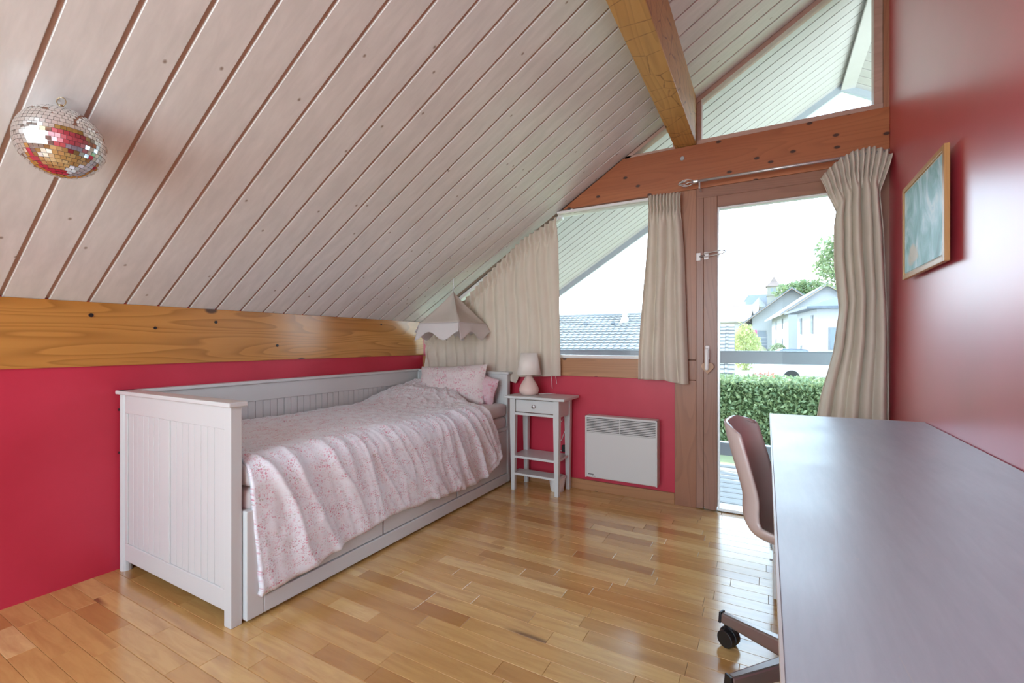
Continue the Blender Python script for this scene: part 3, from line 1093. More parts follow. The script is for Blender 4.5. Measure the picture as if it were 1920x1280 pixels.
def car(label, loc, rz, mat):
    r = thing('car', loc, label, 'car', 'cars parked beyond the hedge', rz, local=True)
    prof = [(-2.1, .35), (2.1, .35), (2.15, .75), (1.9, .9), (1.1, .98), (.45, 1.45), (-1.0, 1.48), (-1.75, 1.0), (-2.1, .95)]
    MB().prism(prof, 'Y', -.85, .85).build('car_body', mat, r, bevel=.08)
    MB().prism([(1.0, 1.0), (.42, 1.41), (-.95, 1.43), (-1.55, 1.02)], 'Y', -.862, .862).build('side_glass', M['pane'], r)
    for x_ in (-1.35, 1.35):
        for y_ in (-.78, .78):
            MB().tube([(x_, y_ - .1, .33), (x_, y_ + .1, .33)], .33, 14).build('wheel', M['black'], r)
    return r


car('dark parked car seen under the balcony rail', (2.0, 41.0, GZ + .16), R(8), M['car_d'])
car('white parked car beyond the hedge, beside wooden fence', (2.15, 25.5, GZ + .16), R(12), M['car_w'])
wf = thing('wooden_fence', (2.3, 30, GZ), 'pale wooden slat fence below the balcony rail, by the cars', 'fence', local=True)
for k in range(13):
    MB().box(-.15 + .16 * k, -.02 + .16 * k, 0, .03, 0, 1.02).build('fence_slat', M['woodfence'], wf)
MB().box(-.3, -.17, -.04, .08, 0, 1.2).build('fence_post', M['render_w'], wf)

# neighbour's tiled roofs


def tiled(mb, x0, x1, y_ridge, z_ridge, y_eave, z_eave, tw_, tl):
    L_ = math.hypot(y_ridge - y_eave, z_ridge - z_eave)
    nr = int(L_ / tl)
    ny, nz_ = (y_eave - y_ridge) / L_, (z_eave - z_ridge) / L_
    ux, uz = -nz_, ny
    if uz < 0:
        ux, uz = -ux, -uz
    for r in range(nr):
        off = (r % 2) * tw_ * .5
        x = x0
        s0, s1 = r * tl, (r + 1) * tl + .03
        while x < x1 - .02:
            xa, xb = x, min(x + tw_ - .012, x1)
            for (pa, pb, h0) in ((xa, xa + (xb - xa) * .3, .045), (xa + (xb - xa) * .3, xb, .022)):
                pts = []
                for (s_, h_) in ((s0, h0 * .4), (s1, h0 + .03)):
                    yy, zz = y_ridge + ny * s_ + ux * h_, z_ridge + nz_ * s_ + uz * h_
                    pts.append((yy, zz))
                b_ = (y_ridge + ny * s1, z_ridge + nz_ * s1)
                mb.add([(pa, *pts[0]), (pb, *pts[0]), (pb, *pts[1]), (pa, *pts[1]), (pa, *b_), (pb, *b_)], [(0, 1, 2, 3), (3, 2, 5, 4)])
            x += tw_
    return mb


nh = thing('tiled_house', (-8, 23, GZ - .5), 'neighbouring house with pale grey tiled roof, seen through left window', 'house')
mb = MB()
tiled(mb, -14.5, -2.6, 23.1, 2.50, 15.8, -.56, .30, .34)
tag(mb.build('roof_tiles', M['roof_tile'], nh), kind='stuff')
MB().prism([(23.1, 2.48), (15.7, -.62), (15.7, -.72), (23.1, 2.3), (30.5, -.72), (30.5, -.62)], 'X', -14.5, -2.6).build('roof_deck', M['roof_grey'], nh)
MB().box(-14.2, -2.9, 16.4, 29.8, GZ - .5, -.5).build('walls', W, nh)
cap = MB()
for k in range(36):
    cap.tube([(-14.5 + .33 * k, 23.1, 2.50), (-14.5 + .33 * k + .36, 23.1, 2.515)], .09, 8)
tag(cap.build('ridge_caps', M['roof_tile'], nh), kind='stuff')
fl_o = MB().lathe([(.24, -.30), (.17, -.02), (.125, 0), (.125, 1.0), (.17, 1.0), (.17, 1.06), (0, 1.06)], (-6.06, 22.2, 2.32), 18).build('flue', M['steel'], nh, smooth=False)
sk = MB().prism([(17.95, .52), (17.2, .20), (17.2, .06), (17.95, .38)], 'X', -5.6, -4.65).build('skylight', M['roof_grey'], nh)
MB().prism([(17.88, .50), (17.28, .245), (17.28, .22), (17.88, .47)], 'X', -5.5, -4.75).build('skylight_pane', M['pane'], sk)
for xx in (-9.6, -8.0, -6.6):
    MB().box(xx, xx + .16, 21.7, 21.86, 1.98, 2.06).build('vent_tile', M['roof_grey'], nh)
na = thing('tiled_annex', (-1.09, 20.0, GZ - .5), 'small grey tiled roof at left edge of the door view', 'house', rz=R(3.12), local=True)
mb = MB()
zb_ = -(GZ - .5)
tiled(mb, -1.2, 0, 0, 1.80 + zb_, -5.5, -.62 + zb_, .30, .33)
tag(mb.build('roof_tiles', M['roof_tile'], na), kind='stuff')
MB().prism([(0, 1.78 + zb_), (-5.5, -.66 + zb_), (-5.5, -.8 + zb_), (0, 1.6 + zb_), (5, -.6 + zb_), (5, -.5 + zb_)], 'X', -1.2, 0).build('roof_deck', M['roof_grey'], na)
MB().box(-1.1, -.1, -5.0, 4.6, 0, -.6 + zb_).build('walls', W, na)

# ------------------------------------------------------------------ DAYBED
BX0, BX1, BY0, BY1 = -2.642, -1.728, .961, 3.062
bed = thing('daybed', (-2.18, 2.0, 0), 'white wooden daybed with beadboard ends and drawers', 'bed')


def make_end(y0, y1, name):
    ym0, ym1 = y0 + .008, y1 - .008
    m = MB()
    m.box(BX0 + .05, BX1 - .045, y0 + .003, y1 - .003, .735, .822)          # top rail
    m.box(BX0 + .05, BX1 - .045, y0 + .003, y1 - .003, .055, .135)          # bottom rail
    m.box(-2.235, -2.185, y0 + .003, y1 - .003, .135, .735)                 # mid stile
    m.box(BX1 - .078, BX1 - .045, y0 + .003, y1 - .003, .135, .735)
    m.box(BX0 + .05, BX0 + .075, y0 + .003, y1 - .003, .135, .735)
    e_ = m.build(name, M['white_wood'], bed, bevel=.003)
    # beadboard planks
    for (xa, xb) in ((BX0 + .075, -2.235), (-2.185, BX1 - .078)):
        n = max(1, round((xb - xa) / .045))
        for k in range(n):
            a = lerp(xa, xb, k / n)
            b = lerp(xa, xb, (k + 1) / n)
            MB().box(a + .0012, b - .0012, ym0, ym1, .135, .735).build('beadboard_plank', M['white_wood'], e_, bevel=.002)
    MB().box(BX0 + .075, BX1 - .078, y0 + .016, y1 - .016, .135, .735).build('panel_core', M['white'], e_)
    MB().box(BX0 - .004, BX1 + .016, y0 - .014, y1 + .014, .822, .840).build('cap_board', M['white_wood'], e_, bevel=.004)
    MB().box(BX1 - .045, BX1, y0, y1, 0, .822).build('leg', M['white_wood'], bed, bevel=.003)
    MB().prism([(BX0 + .02 + .024 * math.cos(a), y0 + .021 + .024 * math.sin(a)) for a in [math.pi * 2 * k / 14 for k in range(14)]], 'Z', 0.0, .822).build('leg', M['white_wood'], bed)
    return e_


make_end(BY0, BY0 + .042, 'foot_end')
make_end(BY1 - .042, BY1, 'head_end')
# back panel
bk = MB()
ya, yb = BY0 + .046, BY1 - .046
bk.box(BX0, BX0 + .03, ya, yb, .72, .822)
bk.box(BX0, BX0 + .03, ya, yb, .30, .40)
bp = bk.build('back_panel', M['white_wood'], bed, bevel=.003)
MB().box(BX0 - .004, BX0 + .045, BY0 - .01, BY1 + .01, .822, .840).build('cap_board', M['white_wood'], bp, bevel=.004)
MB().box(BX0 + .004, BX0 + .012, ya, yb, .40, .72).build('panel_core', M['white_dark'], bp)
n = 44
pk = MB().box(BX0 + .012, BX0 + .022, 0, (yb - ya) / n - .003, .40, .72).build('beadboard_plank', M['white_wood'], bp)
base_l = pk.location.copy()
for k in range(n):
    o = pk if k == 0 else place(pk, 'beadboard_plank', bp, (0, 0, 0))
    o.location = (0, ya + (yb - ya) * k / n, 0)
for zz in (.55, .75):
    MB().tube([(BX0 + .01, BY0 - .006, zz), (BX0 + .01, BY0 + .002, zz)], .006, 10).build('screw', M['black'], bed)
# slat base
MB().box(BX0 + .05, BX1 - .02, BY0 + .045, BY1 - .045, .36, .405).build('bed_base', M['white_wood'], bed)
# front drawers
fx0, fx1 = -1.735, -1.705
m = MB()
m.box(fx0 - .02, fx1, BY0 + .046, 1.075, .012, .425)
m.box(fx0 - .02, fx1, 2.985, BY1 - .04, .012, .425)
m.box(fx0 - .02, fx1, 1.075, 2.985, .012, .078)
m.box(fx0 - .02, fx1, 1.075, 2.985, .405, .425)
m.build('front_frame', M['white_wood'], bed, bevel=.004)
for k in range(3):
    a, b = 1.075 + .6367 * k, 1.075 + .6367 * (k + 1)
    MB().box(fx0, fx1 - .006, a + .004, b - .004, .082, .402).build('drawer_front', M['white_wood'], bed, bevel=.003)
MB().box(fx0 - .03, fx0 - .01, 1.06, 3.0, .03, .41).build('drawer_box', M['white_dark'], bed)

# mattresses
for k, (z0_, z1_, lab) in enumerate(((.407, .502, 'lower white thin mattress on the daybed base'), (.504, .600, 'upper white sheeted mattress under floral duvet'))):
    m = MB()

    def cush(u, v, z0_=z0_, z1_=z1_):
        # superellipse tube around the mattress
        x = lerp(BX0 + .055, BX1 + .012, v)
        return (x, 0, 0)
    mm = MB().box(BX0 + .05, BX1 + (.004 if k else 0), BY0 + .06, BY1 - .055, z0_, z1_).build('mattress', M['sheet'], bevel=.028)
    mm.modifiers['bevel'].segments = 4
    for p in mm.data.polygons:
        p.use_smooth = True
    tag(mm, lab, 'mattress')

# ------------------------------------------------------------------ DUVET
zb_pts = [(1.03, .07), (1.1, .088), (1.25, .10), (1.4, .135), (1.5, .145), (1.67, .172), (1.84, .166), (2.03, .155), (2.27, .14), (2.53, .125), (2.70, .14), (2.79, .19), (2.85, .26)]


def duvet(s, t):
    if t < .5:
        q = t / .5
        y1 = lerp(2.94, 2.70, smooth01(.3, 1, q))
    else:
        q = (t - .5) / .5
        y1 = lerp(2.70, 2.82, smooth01(.1, .6, q))
    y0 = 1.025 + .03 * smooth01(.6, 1, t)
    y = lerp(y0, y1, s)
    head = smooth01(2.25, 2.8, y)
    top = .622 + .010 * nzv(y * 2.5, t * 4) + .012 * nzv(y * 5, t * 8, 3) * (.4 + head)
    top += .10 * head * (1 - smooth01(.15, .55, t))
    top += .03 * math.exp(-((y1 - y) / .08) ** 2) * (1 - smooth01(.2, .5, t))
    rx, rz_ = .105, .115
    if t < .5:
        x, z, nx, nz_ = lerp(-2.585, -1.690 - rx, t / .5), top, 0, 1
    elif t < .64:
        an = (t - .5) / .14 * math.pi / 2
        x, z = -1.690 - rx + rx * math.sin(an), top - rz_ + rz_ * math.cos(an)
        nx, nz_ = math.sin(an), math.cos(an)
    else:
        q2 = (t - .64) / .36
        zb = interp(zb_pts, y) + .010 * nzv(y * 9, 5)
        x, z = -1.690 + .010 * q2, lerp(top - rz_, zb, q2)
        nx, nz_ = 1, 0
    # folds fan diagonally from the shoulder down to the hem
    d = max(0, t - .40) / .6
    lean = y - (.30 + .16 * smooth01(1.2, 2.8, y)) * d * (1 - .25 * d)
    k_ = smooth01(.0, .45, d)
    w = .05 * nzv(y * 3.1, d * 2.2, 11)
    n1 = nzv((lean + w) * 6.2, d * .8, 4.0)
    n2 = nzv((lean + w) * 13.5, d * 1.3, 9.0)
    n3 = nzv(lean * 30, d * 3.0, 2.0)
    r1 = (1 - min(1, abs(n1) * 3.0)) ** 1.6
    r2 = (1 - min(1, abs(n2) * 3.2)) ** 1.8
    h = k_ * (.026 * r1 + .012 * r2 * (.5 + .5 * n1) + .003 * n3 + .008 * n1)
    # creases on the top, stronger where it is bunched near the pillows
    c1 = (1 - min(1, abs(nzv(y * 6 + 3, t * 15 + y * 2.5, 7.0)) * 3.4)) ** 2
    c2 = (1 - min(1, abs(nzv(y * 13, t * 26 - y * 4, 1.0)) * 3.4)) ** 2
    h += (1 - k_) * (.009 * c1 + .006 * c2) * (.45 + 1.1 * head) + .003 * nzv(y * 24, t * 40, 5)
    x, z = x + nx * h, z + nz_ * h
    if t > .975:
        x -= .012 * ((t - .975) / .025) ** 2
    if t > .62:
        x = max(x, -1.694)
    return (x, y, z)


def duvet_uv(s, t):
    arc = .80 * t / .5 if t < .5 else .80 + .62 * (t - .5) / .5
    return (s * 1.75, arc)


dv = MB().grid(duvet, 230, 150, duvet_uv).build('duvet', M['floral'], smooth=True, solid=.022, offset=-1)
tag(dv, 'white duvet with small pink floral print draped over the daybed', 'duvet')


def pillow(label, c, w, h, th, rot, mat, seed):
    m = MB()

    def side(sg):
        def fn(u, v):
            a, b = u * 2 - 1, v * 2 - 1
            ed = max(0, (1 - abs(a) ** 2.6) * (1 - abs(b) ** 2.6)) ** .5
            wr = .10 * nzv(a * 2.2 + seed, b * 2.2, sg) + .07 * nzv(a * 5, b * 5 + seed, sg)
            pin = 1 - .07 * (1 - abs(b)) * abs(a) ** 3
            pin2 = 1 - .07 * (1 - abs(a)) * abs(b) ** 3
            return (a * w / 2 * pin, sg * th / 2 * ed * (1 + wr) + .012 * nzv(a * 3 + seed, b * 3), b * h / 2 * pin2)
        return fn
    for sg in (-1, 1):
        m.grid(side(sg), 28, 22, lambda u, v: (u * w, v * h + (1 if sg > 0 else 0)))
    o_ = m.build('pillow', mat, local=True, smooth=True)
    o_.location = c
    o_.rotation_euler = rot
    return tag(o_, label, 'pillow')


pillow('pale floral pillow leaning on the head end of the daybed', (-2.16, 2.885, .735), .62, .31, .15, (R(-16), R(-3), R(3)), M['floral_pillow'], 1)
pillow('deep pink floral pillow tucked at the bed corner', (-1.90, 2.945, .705), .26, .23, .11, (R(-8), R(14), R(-12)), M['floral_pillow2'], 5)

# ------------------------------------------------------------------ NIGHTSTAND
ns = thing('nightstand', (-1.42, 2.99, 0), 'white bedside table with drawer and two shelves', 'nightstand')
nx0, nx1, ny0, ny1 = -1.622, -1.238, 2.868, 3.112
box('table_top', M['white_wood'], ns, -1.652, -1.185, 2.838, 3.122, .664, .682, .004)
for x_, y_ in ((nx0, ny0), (nx1 - .042, ny0), (nx0, ny1 - .042), (nx1 - .042, ny1 - .042)):
    sx_ = 1 if x_ == nx0 else -1
    m = MB()
    xm, ym = x_ + .021, y_ + .021
    m.add([(xm - .014, ym - .014, 0), (xm + .014, ym - .014, 0), (xm + .014, ym + .014, 0), (xm - .014, ym + .014, 0),
           (xm - .021, ym - .021, .5), (xm + .021, ym - .021, .5), (xm + .021, ym + .021, .5), (xm - .021, ym + .021, .5),
           (xm - .021, ym - .021, .664), (xm + .021, ym - .021, .664), (xm + .021, ym + .021, .664), (xm - .021, ym + .021, .664)],
          [(3, 2, 1, 0), (8, 9, 10, 11)] + [(i, (i + 1) % 4, (i + 1) % 4 + 4, i + 4) for i in range(4)] + [(i + 4, (i + 1) % 4 + 4, (i + 1) % 4 + 8, i + 8) for i in range(4)])
    m.build('leg', M['white_wood'], ns, bevel=.002)
dw = box('drawer', M['white_wood'], ns, nx0 + .045, nx1 - .045, ny0 + .010, ny0 + .026, .568, .655, .002)
MB().lathe([(.006, 0), (.006, .008), (.013, .012), (.013, .018), (0, .021)], (0, 0, 0), 18).build('knob', M['iron'], dw, local=True)
kb = col.objects[-1]
kb.location = Vector(((nx0 + nx1) / 2, ny0 + .010, .612)) - WL[ns]
kb.rotation_euler = (R(90), 0, 0)
box('rail', M['white_wood'], ns, nx0 + .042, nx1 - .042, ny0 + .006, ny0 + .03, .545, .563, .001)
box('apron', M['white_wood'], ns, nx0 + .006, nx0 + .022, ny0 + .042, ny1 - .042, .545, .664)
box('apron', M['white_wood'], ns, nx1 - .022, nx1 - .006, ny0 + .042, ny1 - .042, .545, .664)
box('apron', M['white_wood'], ns, nx0 + .042, nx1 - .042, ny1 - .022, ny1 - .006, .545, .664)
bow = [(nx0 + .012, ny1 - .01), (nx0 + .012, ny0 + .012)] + [(lerp(nx0 + .035, nx1 - .035, k / 8), ny0 + .004 - .012 * math.sin(math.pi * k / 8) * 0) for k in range(9)] + [(nx1 - .012, ny0 + .012), (nx1 - .012, ny1 - .01)]
MB().prism(bow, 'Z', .235, .252).build('shelf', M['white_wood'], ns, bevel=.002)
box('shelf', M['white_wood'], ns, nx0 + .012, nx1 - .012, ny0 + .006, ny0 + .125, .112, .128, .002)

lp = thing('table_lamp', (-1.515, 2.965, .682), 'small table lamp with white shade and pink ceramic base on nightstand', 'lamp')
MB().lathe([(.045, 0), (.064, .008), (.072, .03), (.071, .05), (.058, .08), (.036, .115), (.024, .14), (.02, .16)], (-1.515, 2.965, .682), 32).build('lamp_base', M['cream'], lp, smooth=True)
MB().lathe([(.007, .15), (.007, .26)], (-1.515, 2.965, .682), 10).build('lamp_stem', M['plastic_white'], lp)
MB().lathe([(.087, .150), (.059, .305)], (-1.515, 2.965, .682), 36)
sh_ = MB()
nn = 36
for (r_, z_) in ((.087, .150), (.059, .305)):
    sh_.v += [(-1.515 + r_ * math.cos(2 * math.pi * k / nn), 2.965 + r_ * math.sin(2 * math.pi * k / nn), .682 + z_) for k in range(nn)]
sh_.f += [(k, (k + 1) % nn, (k + 1) % nn + nn, k + nn) for k in range(nn)]
sh_.build('lamp_shade', M['shade'], lp, smooth=True, solid=.002)
cd = MB().tube([(-1.46, 3.02, .686), (-1.42, 3.09, .686), (-1.38, 3.132, .68), (-1.36, 3.138, .55), (-1.37, 3.138, .49), (-1.33, 3.138, .478), (-1.305, 3.135, .52), (-1.30, 3.138, .42), (-1.33, 3.138, .34), (-1.385, 3.135, .30), (-1.375, 3.135, .262), (-1.31, 3.135, .258)], .0028, 6).build('lamp_cord', M['plastic_white'], smooth=True)
tag(cd, 'thin white lamp cord looping behind the nightstand', 'cord')
pl = MB().box(-1.325, -1.285, 3.118, 3.147, .255, .305).build('power_plug', M['black'], bevel=.006)
tag(pl, 'small dark power plug on the crimson wall behind nightstand', 'plug')
bn = thing('waste_bin', (-1.315, 3.02, 0), 'small white bin on the floor under the nightstand', 'bin')
bm_ = MB()
for (r_, z_) in ((.0, .002), (.047, .002), (.062, .105), (.066, .107), (.066, .100)):
    pass
MB().lathe([(.047, 0), (.060, .098), (.057, .098), (.044, .006), (0, .006)], (-1.315, 3.02, 0), 28).build('bin_body', M['plastic_white'], bn, smooth=False)
MB().lathe([(.060, .094), (.064, .096), (.064, .104), (.057, .104)], (-1.315, 3.02, 0), 28).build('bin_rim', M['plastic_white'], bn)

# ------------------------------------------------------------------ HEATER
ht = thing('wall_heater', (-.868, 3.1, .12), 'white electric panel heater mounted under the window', 'heater')
hx0, hx1, hy0, hz0, hz1 = -1.113, -.620, 3.048, .120, .554
box('heater_body', M['heater'], ht, hx0, hx1, hy0 + .004, hy0 + .08, hz0, hz1, .006)
box('front_panel', M['heater'], ht, hx0 + .006, hx1 - .006, hy0, hy0 + .01, hz0 + .006, hz1 - .118, .002)
box('grille_back', M['dark'], ht, hx0 + .012, hx1 - .012, hy0 + .001, hy0 + .012, hz1 - .116, hz1 - .010)
sl0 = box('grille_slat', M['heater'], ht, hx0 + .010, hx1 - .010, hy0 - .004, hy0 + .006, hz1 - .115, hz1 - .1088)
for k in range(1, 10):
    place(sl0, 'grille_slat', ht, (0, 0, k * .0112))
box('grille_post', M['heater'], ht, -.870, -.866, hy0 - .002, hy0 + .005, hz1 - .116, hz1 - .01)
box('side_edge', M['heater'], ht, hx0, hx0 + .010, hy0 - .004, hy0 + .01, hz0, hz1, .002)
box('side_edge', M['heater'], ht, hx1 - .010, hx1, hy0 - .004, hy0 + .01, hz0, hz1, .002)
box('top_edge', M['heater'], ht, hx0, hx1, hy0 - .004, hy0 + .01, hz1 - .009, hz1, .002)
lg = MB()
for k in range(7):
    lg.box(-1.090 + .0055 * k, -1.090 + .0055 * k + .0042, hy0 - .0012, hy0, .142 + (.001 if k % 2 else 0), .149)
for k in range(6):
    lg.box(-1.062 + .004 * k, -1.062 + .004 * k + .0028, hy0 - .0012, hy0, .131, .1355)
lg.build('maker_mark', M['dark'], ht)

# ------------------------------------------------------------------ CURTAINS


def curtain(name, label, left, right, top, bottom, ymean, amp, folds, seed, head=.10, group=None, nu=170, nv=90, tight=.55, gather=None, lean=0):
    """left(v), right(v): x edges; top(u), bottom(u): z edges"""
    def fn(u, v):
        zt, zb = top(u), bottom(u)
        z = lerp(zt, zb, v)
        x = lerp(left(v), right(v), u)
        hv = (zt - z)
        body = smooth01(head * .8, head * 2.2, hv)
        uu = u + .018 * nzv(u * 5 + seed, v * 2.2) * body
        ph = 2 * math.pi * folds * uu + 1.3 * nzv(seed, u * 3, v * 1.3)
        fold = math.sin(ph) * .75 + .35 * math.sin(ph * .53 + seed)
        pleat = math.sin(2 * math.pi * folds * 2.3 * u + 1.2 * nzv(u * 13, seed)) * .016
        pinch = math.exp(-((hv - head) / .018) ** 2)
        yy = ymean + lerp(pleat, amp * fold, body) + .012 * pinch
        yy -= .010 * math.exp(-((hv - head * .5) / (head * .35)) ** 2)
        yy += .006 * nzv(u * 9, v * 9, seed) * body
        x += .004 * math.cos(ph) * body
        return (x, yy, z)
    w_ = abs(right(.5) - left(.5)) * 1.8
    h_ = abs(top(.5) - bottom(.5))
    c_ = thing(name, ((left(1) + right(1)) / 2, ymean, min(bottom(0), bottom(1))), label, 'curtain', group)
    cl = MB().grid(fn, nu, nv, lambda u, v: (u * w_, v * h_)).build('curtain_panel', M['curtain'], c_, smooth=True, solid=.003, offset=0)
    return c_


CT = [(0, 1.12), (.08, 1.16), (.33, 1.41), (.54, 1.635), (.77, 1.855), (1, 1.985)]
curtain('curtain', 'wide beige curtain hung along the sloped ceiling, behind canopy and nightstand',
        lambda v: lerp(-2.585, -2.60, v), lambda v: lerp(-1.345, -1.323, v),
        lambda u: interp(CT, u),
        lambda u: interp([(0, .80), (.5, .80), (.68, .765), (.705, .748), (.73, .80), (1, .818)], u), 3.083, .016, 13, 2.3, head=.085, nu=260, nv=100)
curtain('curtain', 'narrow beige curtain gathered beside the wooden post, above the heater',
        lambda v: lerp(-.682, -.752, smooth01(0, 1, v)), lambda v: interp([(0, -.479), (.1, -.482), (.35, -.46), (1, -.437)], v),
        lambda u: 2.036 - .01 * u, lambda u: interp([(0, .818), (.5, .818), (.62, .812), (.8, .80), (1, .797)], u), 3.075, .022, 4.2, 5.1, head=.095)
LE = [(0, .262), (.10, .332), (.14, .322), (.25, .322), (.38, .345), (.5, .318), (.62, .262), (.75, .225), (1, .185)]
curtain('curtain', 'long beige door curtain bunched on the rod beside the red wall',
        lambda v: interp(LE, v), lambda v: interp([(0, .574), (.05, .55), (.09, .528), (.2, .545), (.45, .562), (1, .574)], v),
        lambda u: interp([(0, 1.975), (.12, 2.02), (.3, 2.07), (.5, 2.098), (.75, 2.102), (.92, 2.075), (1, 2.045)], u),
        lambda u: .035 + .01 * math.sin(u * 20), 3.045, .030, 5.5, 8.7, head=.105, nv=130)

# white track bracket strip along the slope and cords
tr_ = thing('curtain_track', (-1.9, 3.11, 1.4), 'thin white curtain track along slope and lintel', 'track')
MB().prism([(-2.35, zc(-2.35) - .075), (-1.36, zc(-1.36) - .058), (-1.36, zc(-1.36) - .04), (-2.35, zc(-2.35) - .057)], 'Y', 3.120, 3.140).build('slope_track', M['plastic_white'], tr_)
MB().box(-1.36, -.62, 3.120, 3.140, 2.020, 2.036).build('level_track', M['plastic_white'], tr_)
MB().box(-1.25, -1.235, 3.116, 3.142, 2.016, 2.04).build('track_clip', M['plastic_white'], tr_)
for xx, l_ in ((-1.41, .72), (-1.375, .755)):
    o = MB().tube([(xx, 3.118, .95), (xx + .004, 3.118, .82), (xx + .012, 3.12, l_)], .0018, 6).build('blind_cord', M['plastic_white'])
    tag(o, 'thin white blind cord hanging below the wide curtain' if xx < -1.4 else 'shorter white cord end nearest the heater, below wide curtain', 'cord')

rd = thing('curtain_rod', (-.05, 3.05, 2.05), 'slim steel curtain rod with leaf finial above the door', 'curtain rod')
MB().tube([(-.385, 3.052, 2.072), (.565, 3.052, 2.072)], .008, 12).build('rod', M['steel'], rd, smooth=True)
MB().tube([(-.40, 3.052, 2.072), (-.375, 3.052, 2.072)], .012, 12).build('rod_collar', M['steel'], rd)
for k in range(6):
    an = math.pi * 2 * k / 6
    pts = []
    for q in range(9):
        t_ = q / 8
        r_ = .026 * math.sin(math.pi * min(1, t_ * .93 + .07)) ** .8 * (1 - .35 * t_)
        pts.append((-.40 - .092 * t_, 3.052 + r_ * math.cos(an + t_ * 1.2), 2.072 + r_ * math.sin(an + t_ * 1.2)))
    MB().tube(pts, .0026, 6).build('finial_wire', M['steel'], rd, smooth=True)
MB().tube([(-.365, 3.052, 2.072), (-.365, 3.052, 2.028), (-.365, 3.128, 2.028)], .005, 8).build('rod_bracket', M['steel'], rd)
MB().tube([(.50, 3.052, 2.072), (.50, 3.128, 2.072)], .005, 8).build('rod_bracket', M['steel'], rd)

# wooden heart on the door handle
hp = []
for k in range(40):
    a = 2 * math.pi * k / 40
    hp.append((16 * math.sin(a) ** 3 / 16 * .036, (13 * math.cos(a) - 5 * math.cos(2 * a) - 2 * math.cos(3 * a) - math.cos(4 * a)) / 16 * .040))
ho = thing('heart_ornament', (-.322, YB - .05, .86), 'small flat wooden heart hanging from the door handle', 'ornament')
MB().prism([(-.322 + p[0], .905 + p[1]) for p in hp], 'Y', YB - .045, YB - .037).build('heart_plate', M['heart'], ho, bevel=.001)
MB().tube([(-.322, YB - .041, .925), (-.325, YB - .05, .99), (-.325, YB - .045, 1.01)], .0015, 6).build('heart_string', M['heart'], ho)

# ------------------------------------------------------------------ HANGING CANOPY
cx, cy, s_ = -2.125, 2.868, .184
zt_, zv = 1.462, 1.212
cn = thing('hanging_canopy', (cx, cy, 1.08), 'cream tent shaped fabric canopy with white scalloped edge over the bed', 'canopy')
cor = [(cx - s_, cy - s_), (cx + s_, cy - s_), (cx + s_, cy + s_), (cx - s_, cy + s_)]
for k in range(4):
    a, b = cor[k], cor[(k + 1) % 4]

    def tent(u, v, a=a, b=b):
        ex, ey = lerp(a[0], b[0], u), lerp(a[1], b[1], u)
        w_ = v ** 1.12
        sag = .020 * math.sin(math.pi * u) * math.sin(math.pi * v)
        dx_, dy_ = (a[0] + b[0]) / 2 - cx, (a[1] + b[1]) / 2 - cy
        l_ = math.hypot(dx_, dy_)
        return (lerp(cx, ex, w_) - dx_ / l_ * sag + .003 * nzv(u * 8, v * 8, k), lerp(cy, ey, w_) - dy_ / l_ * sag, lerp(zt_, zv, v) - .018 * math.sin(math.pi * v) * math.sin(math.pi * u))
    MB().grid(tent, 18, 18, lambda u, v: (u * .4, v * .4)).build('tent_panel', M['tent'], cn, smooth=True, solid=.002, offset=0)

    def val(u, v, a=a, b=b):
        ex, ey = lerp(a[0], b[0], u), lerp(a[1], b[1], u)
        dx_, dy_ = (a[0] + b[0]) / 2 - cx, (a[1] + b[1]) / 2 - cy
        l_ = math.hypot(dx_, dy_)
        sc_e = .100 + .030 * math.cos(3 * math.pi * u)
        fl = .030 * v
        # flare corners along the edge direction too
        du = (u - .5) * 2 * .020 * v
        tx, ty = (b[0] - a[0]) / (2 * s_), (b[1] - a[1]) / (2 * s_)
        return (ex + dx_ / l_ * fl + tx * du, ey + dy_ / l_ * fl + ty * du, zv - sc_e * v)
    MB().grid(val, 40, 8, lambda u, v: (u * .4, v * .15)).build('valance', M['tent_edge'], cn, smooth=True, solid=.002, offset=0)
MB().tube([(cx, cy, zt_ - .01), (cx, cy, zc(cx) - .002)], .0018, 6).build('hanging_wire', M['iron'], cn)

# ------------------------------------------------------------------ MIRROR BALL
bc, br = Vector((-1.79, .516, 1.642)), .100
ball = thing('mirror_ball', (bc.x, bc.y, bc.z - br), 'silver mirror ball of small square tiles hanging from the ceiling', 'mirror ball')
prof = [(br * .985 * math.sin(math.pi * k / 24), -br * .985 * math.cos(math.pi * k / 24)) for k in range(25)]
MB().lathe(prof, tuple(bc), 32).build('ball_core', M['iron'], ball, smooth=True)
tl = MB()
rows = 27
for i in range(rows):
    la0 = -math.pi / 2 + math.pi * (i + .5) / rows
    nrow = max(4, int(2 * math.pi * br * math.cos(la0) / .0117))
    for k in range(nrow):
        lo = 2 * math.pi * (k + .5 * (i % 2)) / nrow
        nrm = Vector((math.cos(la0) * math.cos(lo), math.cos(la0) * math.sin(lo), math.sin(la0)))
        nrm = (nrm + Vector((random.gauss(0, 1), random.gauss(0, 1), random.gauss(0, 1))) * .018).normalized()
        tx = Vector((-math.sin(lo), math.cos(lo), 0))
        tx = (tx - nrm * tx.dot(nrm)).normalized()
        ty = nrm.cross(tx)
        p = bc + Vector((math.cos(la0) * math.cos(lo), math.cos(la0) * math.sin(lo), math.sin(la0))) * br
        hx_ = math.pi * br * math.cos(la0) / nrow * .93
        hy_ = math.pi * br / rows / 2 * .92
        tl.add([p - tx * hx_ - ty * hy_, p + tx * hx_ - ty * hy_, p + tx * hx_ + ty * hy_, p - tx * hx_ + ty * hy_], [(0, 1, 2, 3)])
tag(tl.build('mirror_tiles', M['mirror'], ball), kind='stuff')
MB().lathe([(.006, 0), (.006, .014)], (bc.x, bc.y, bc.z + br - .004), 10).build('stem', M['gold'], ball)
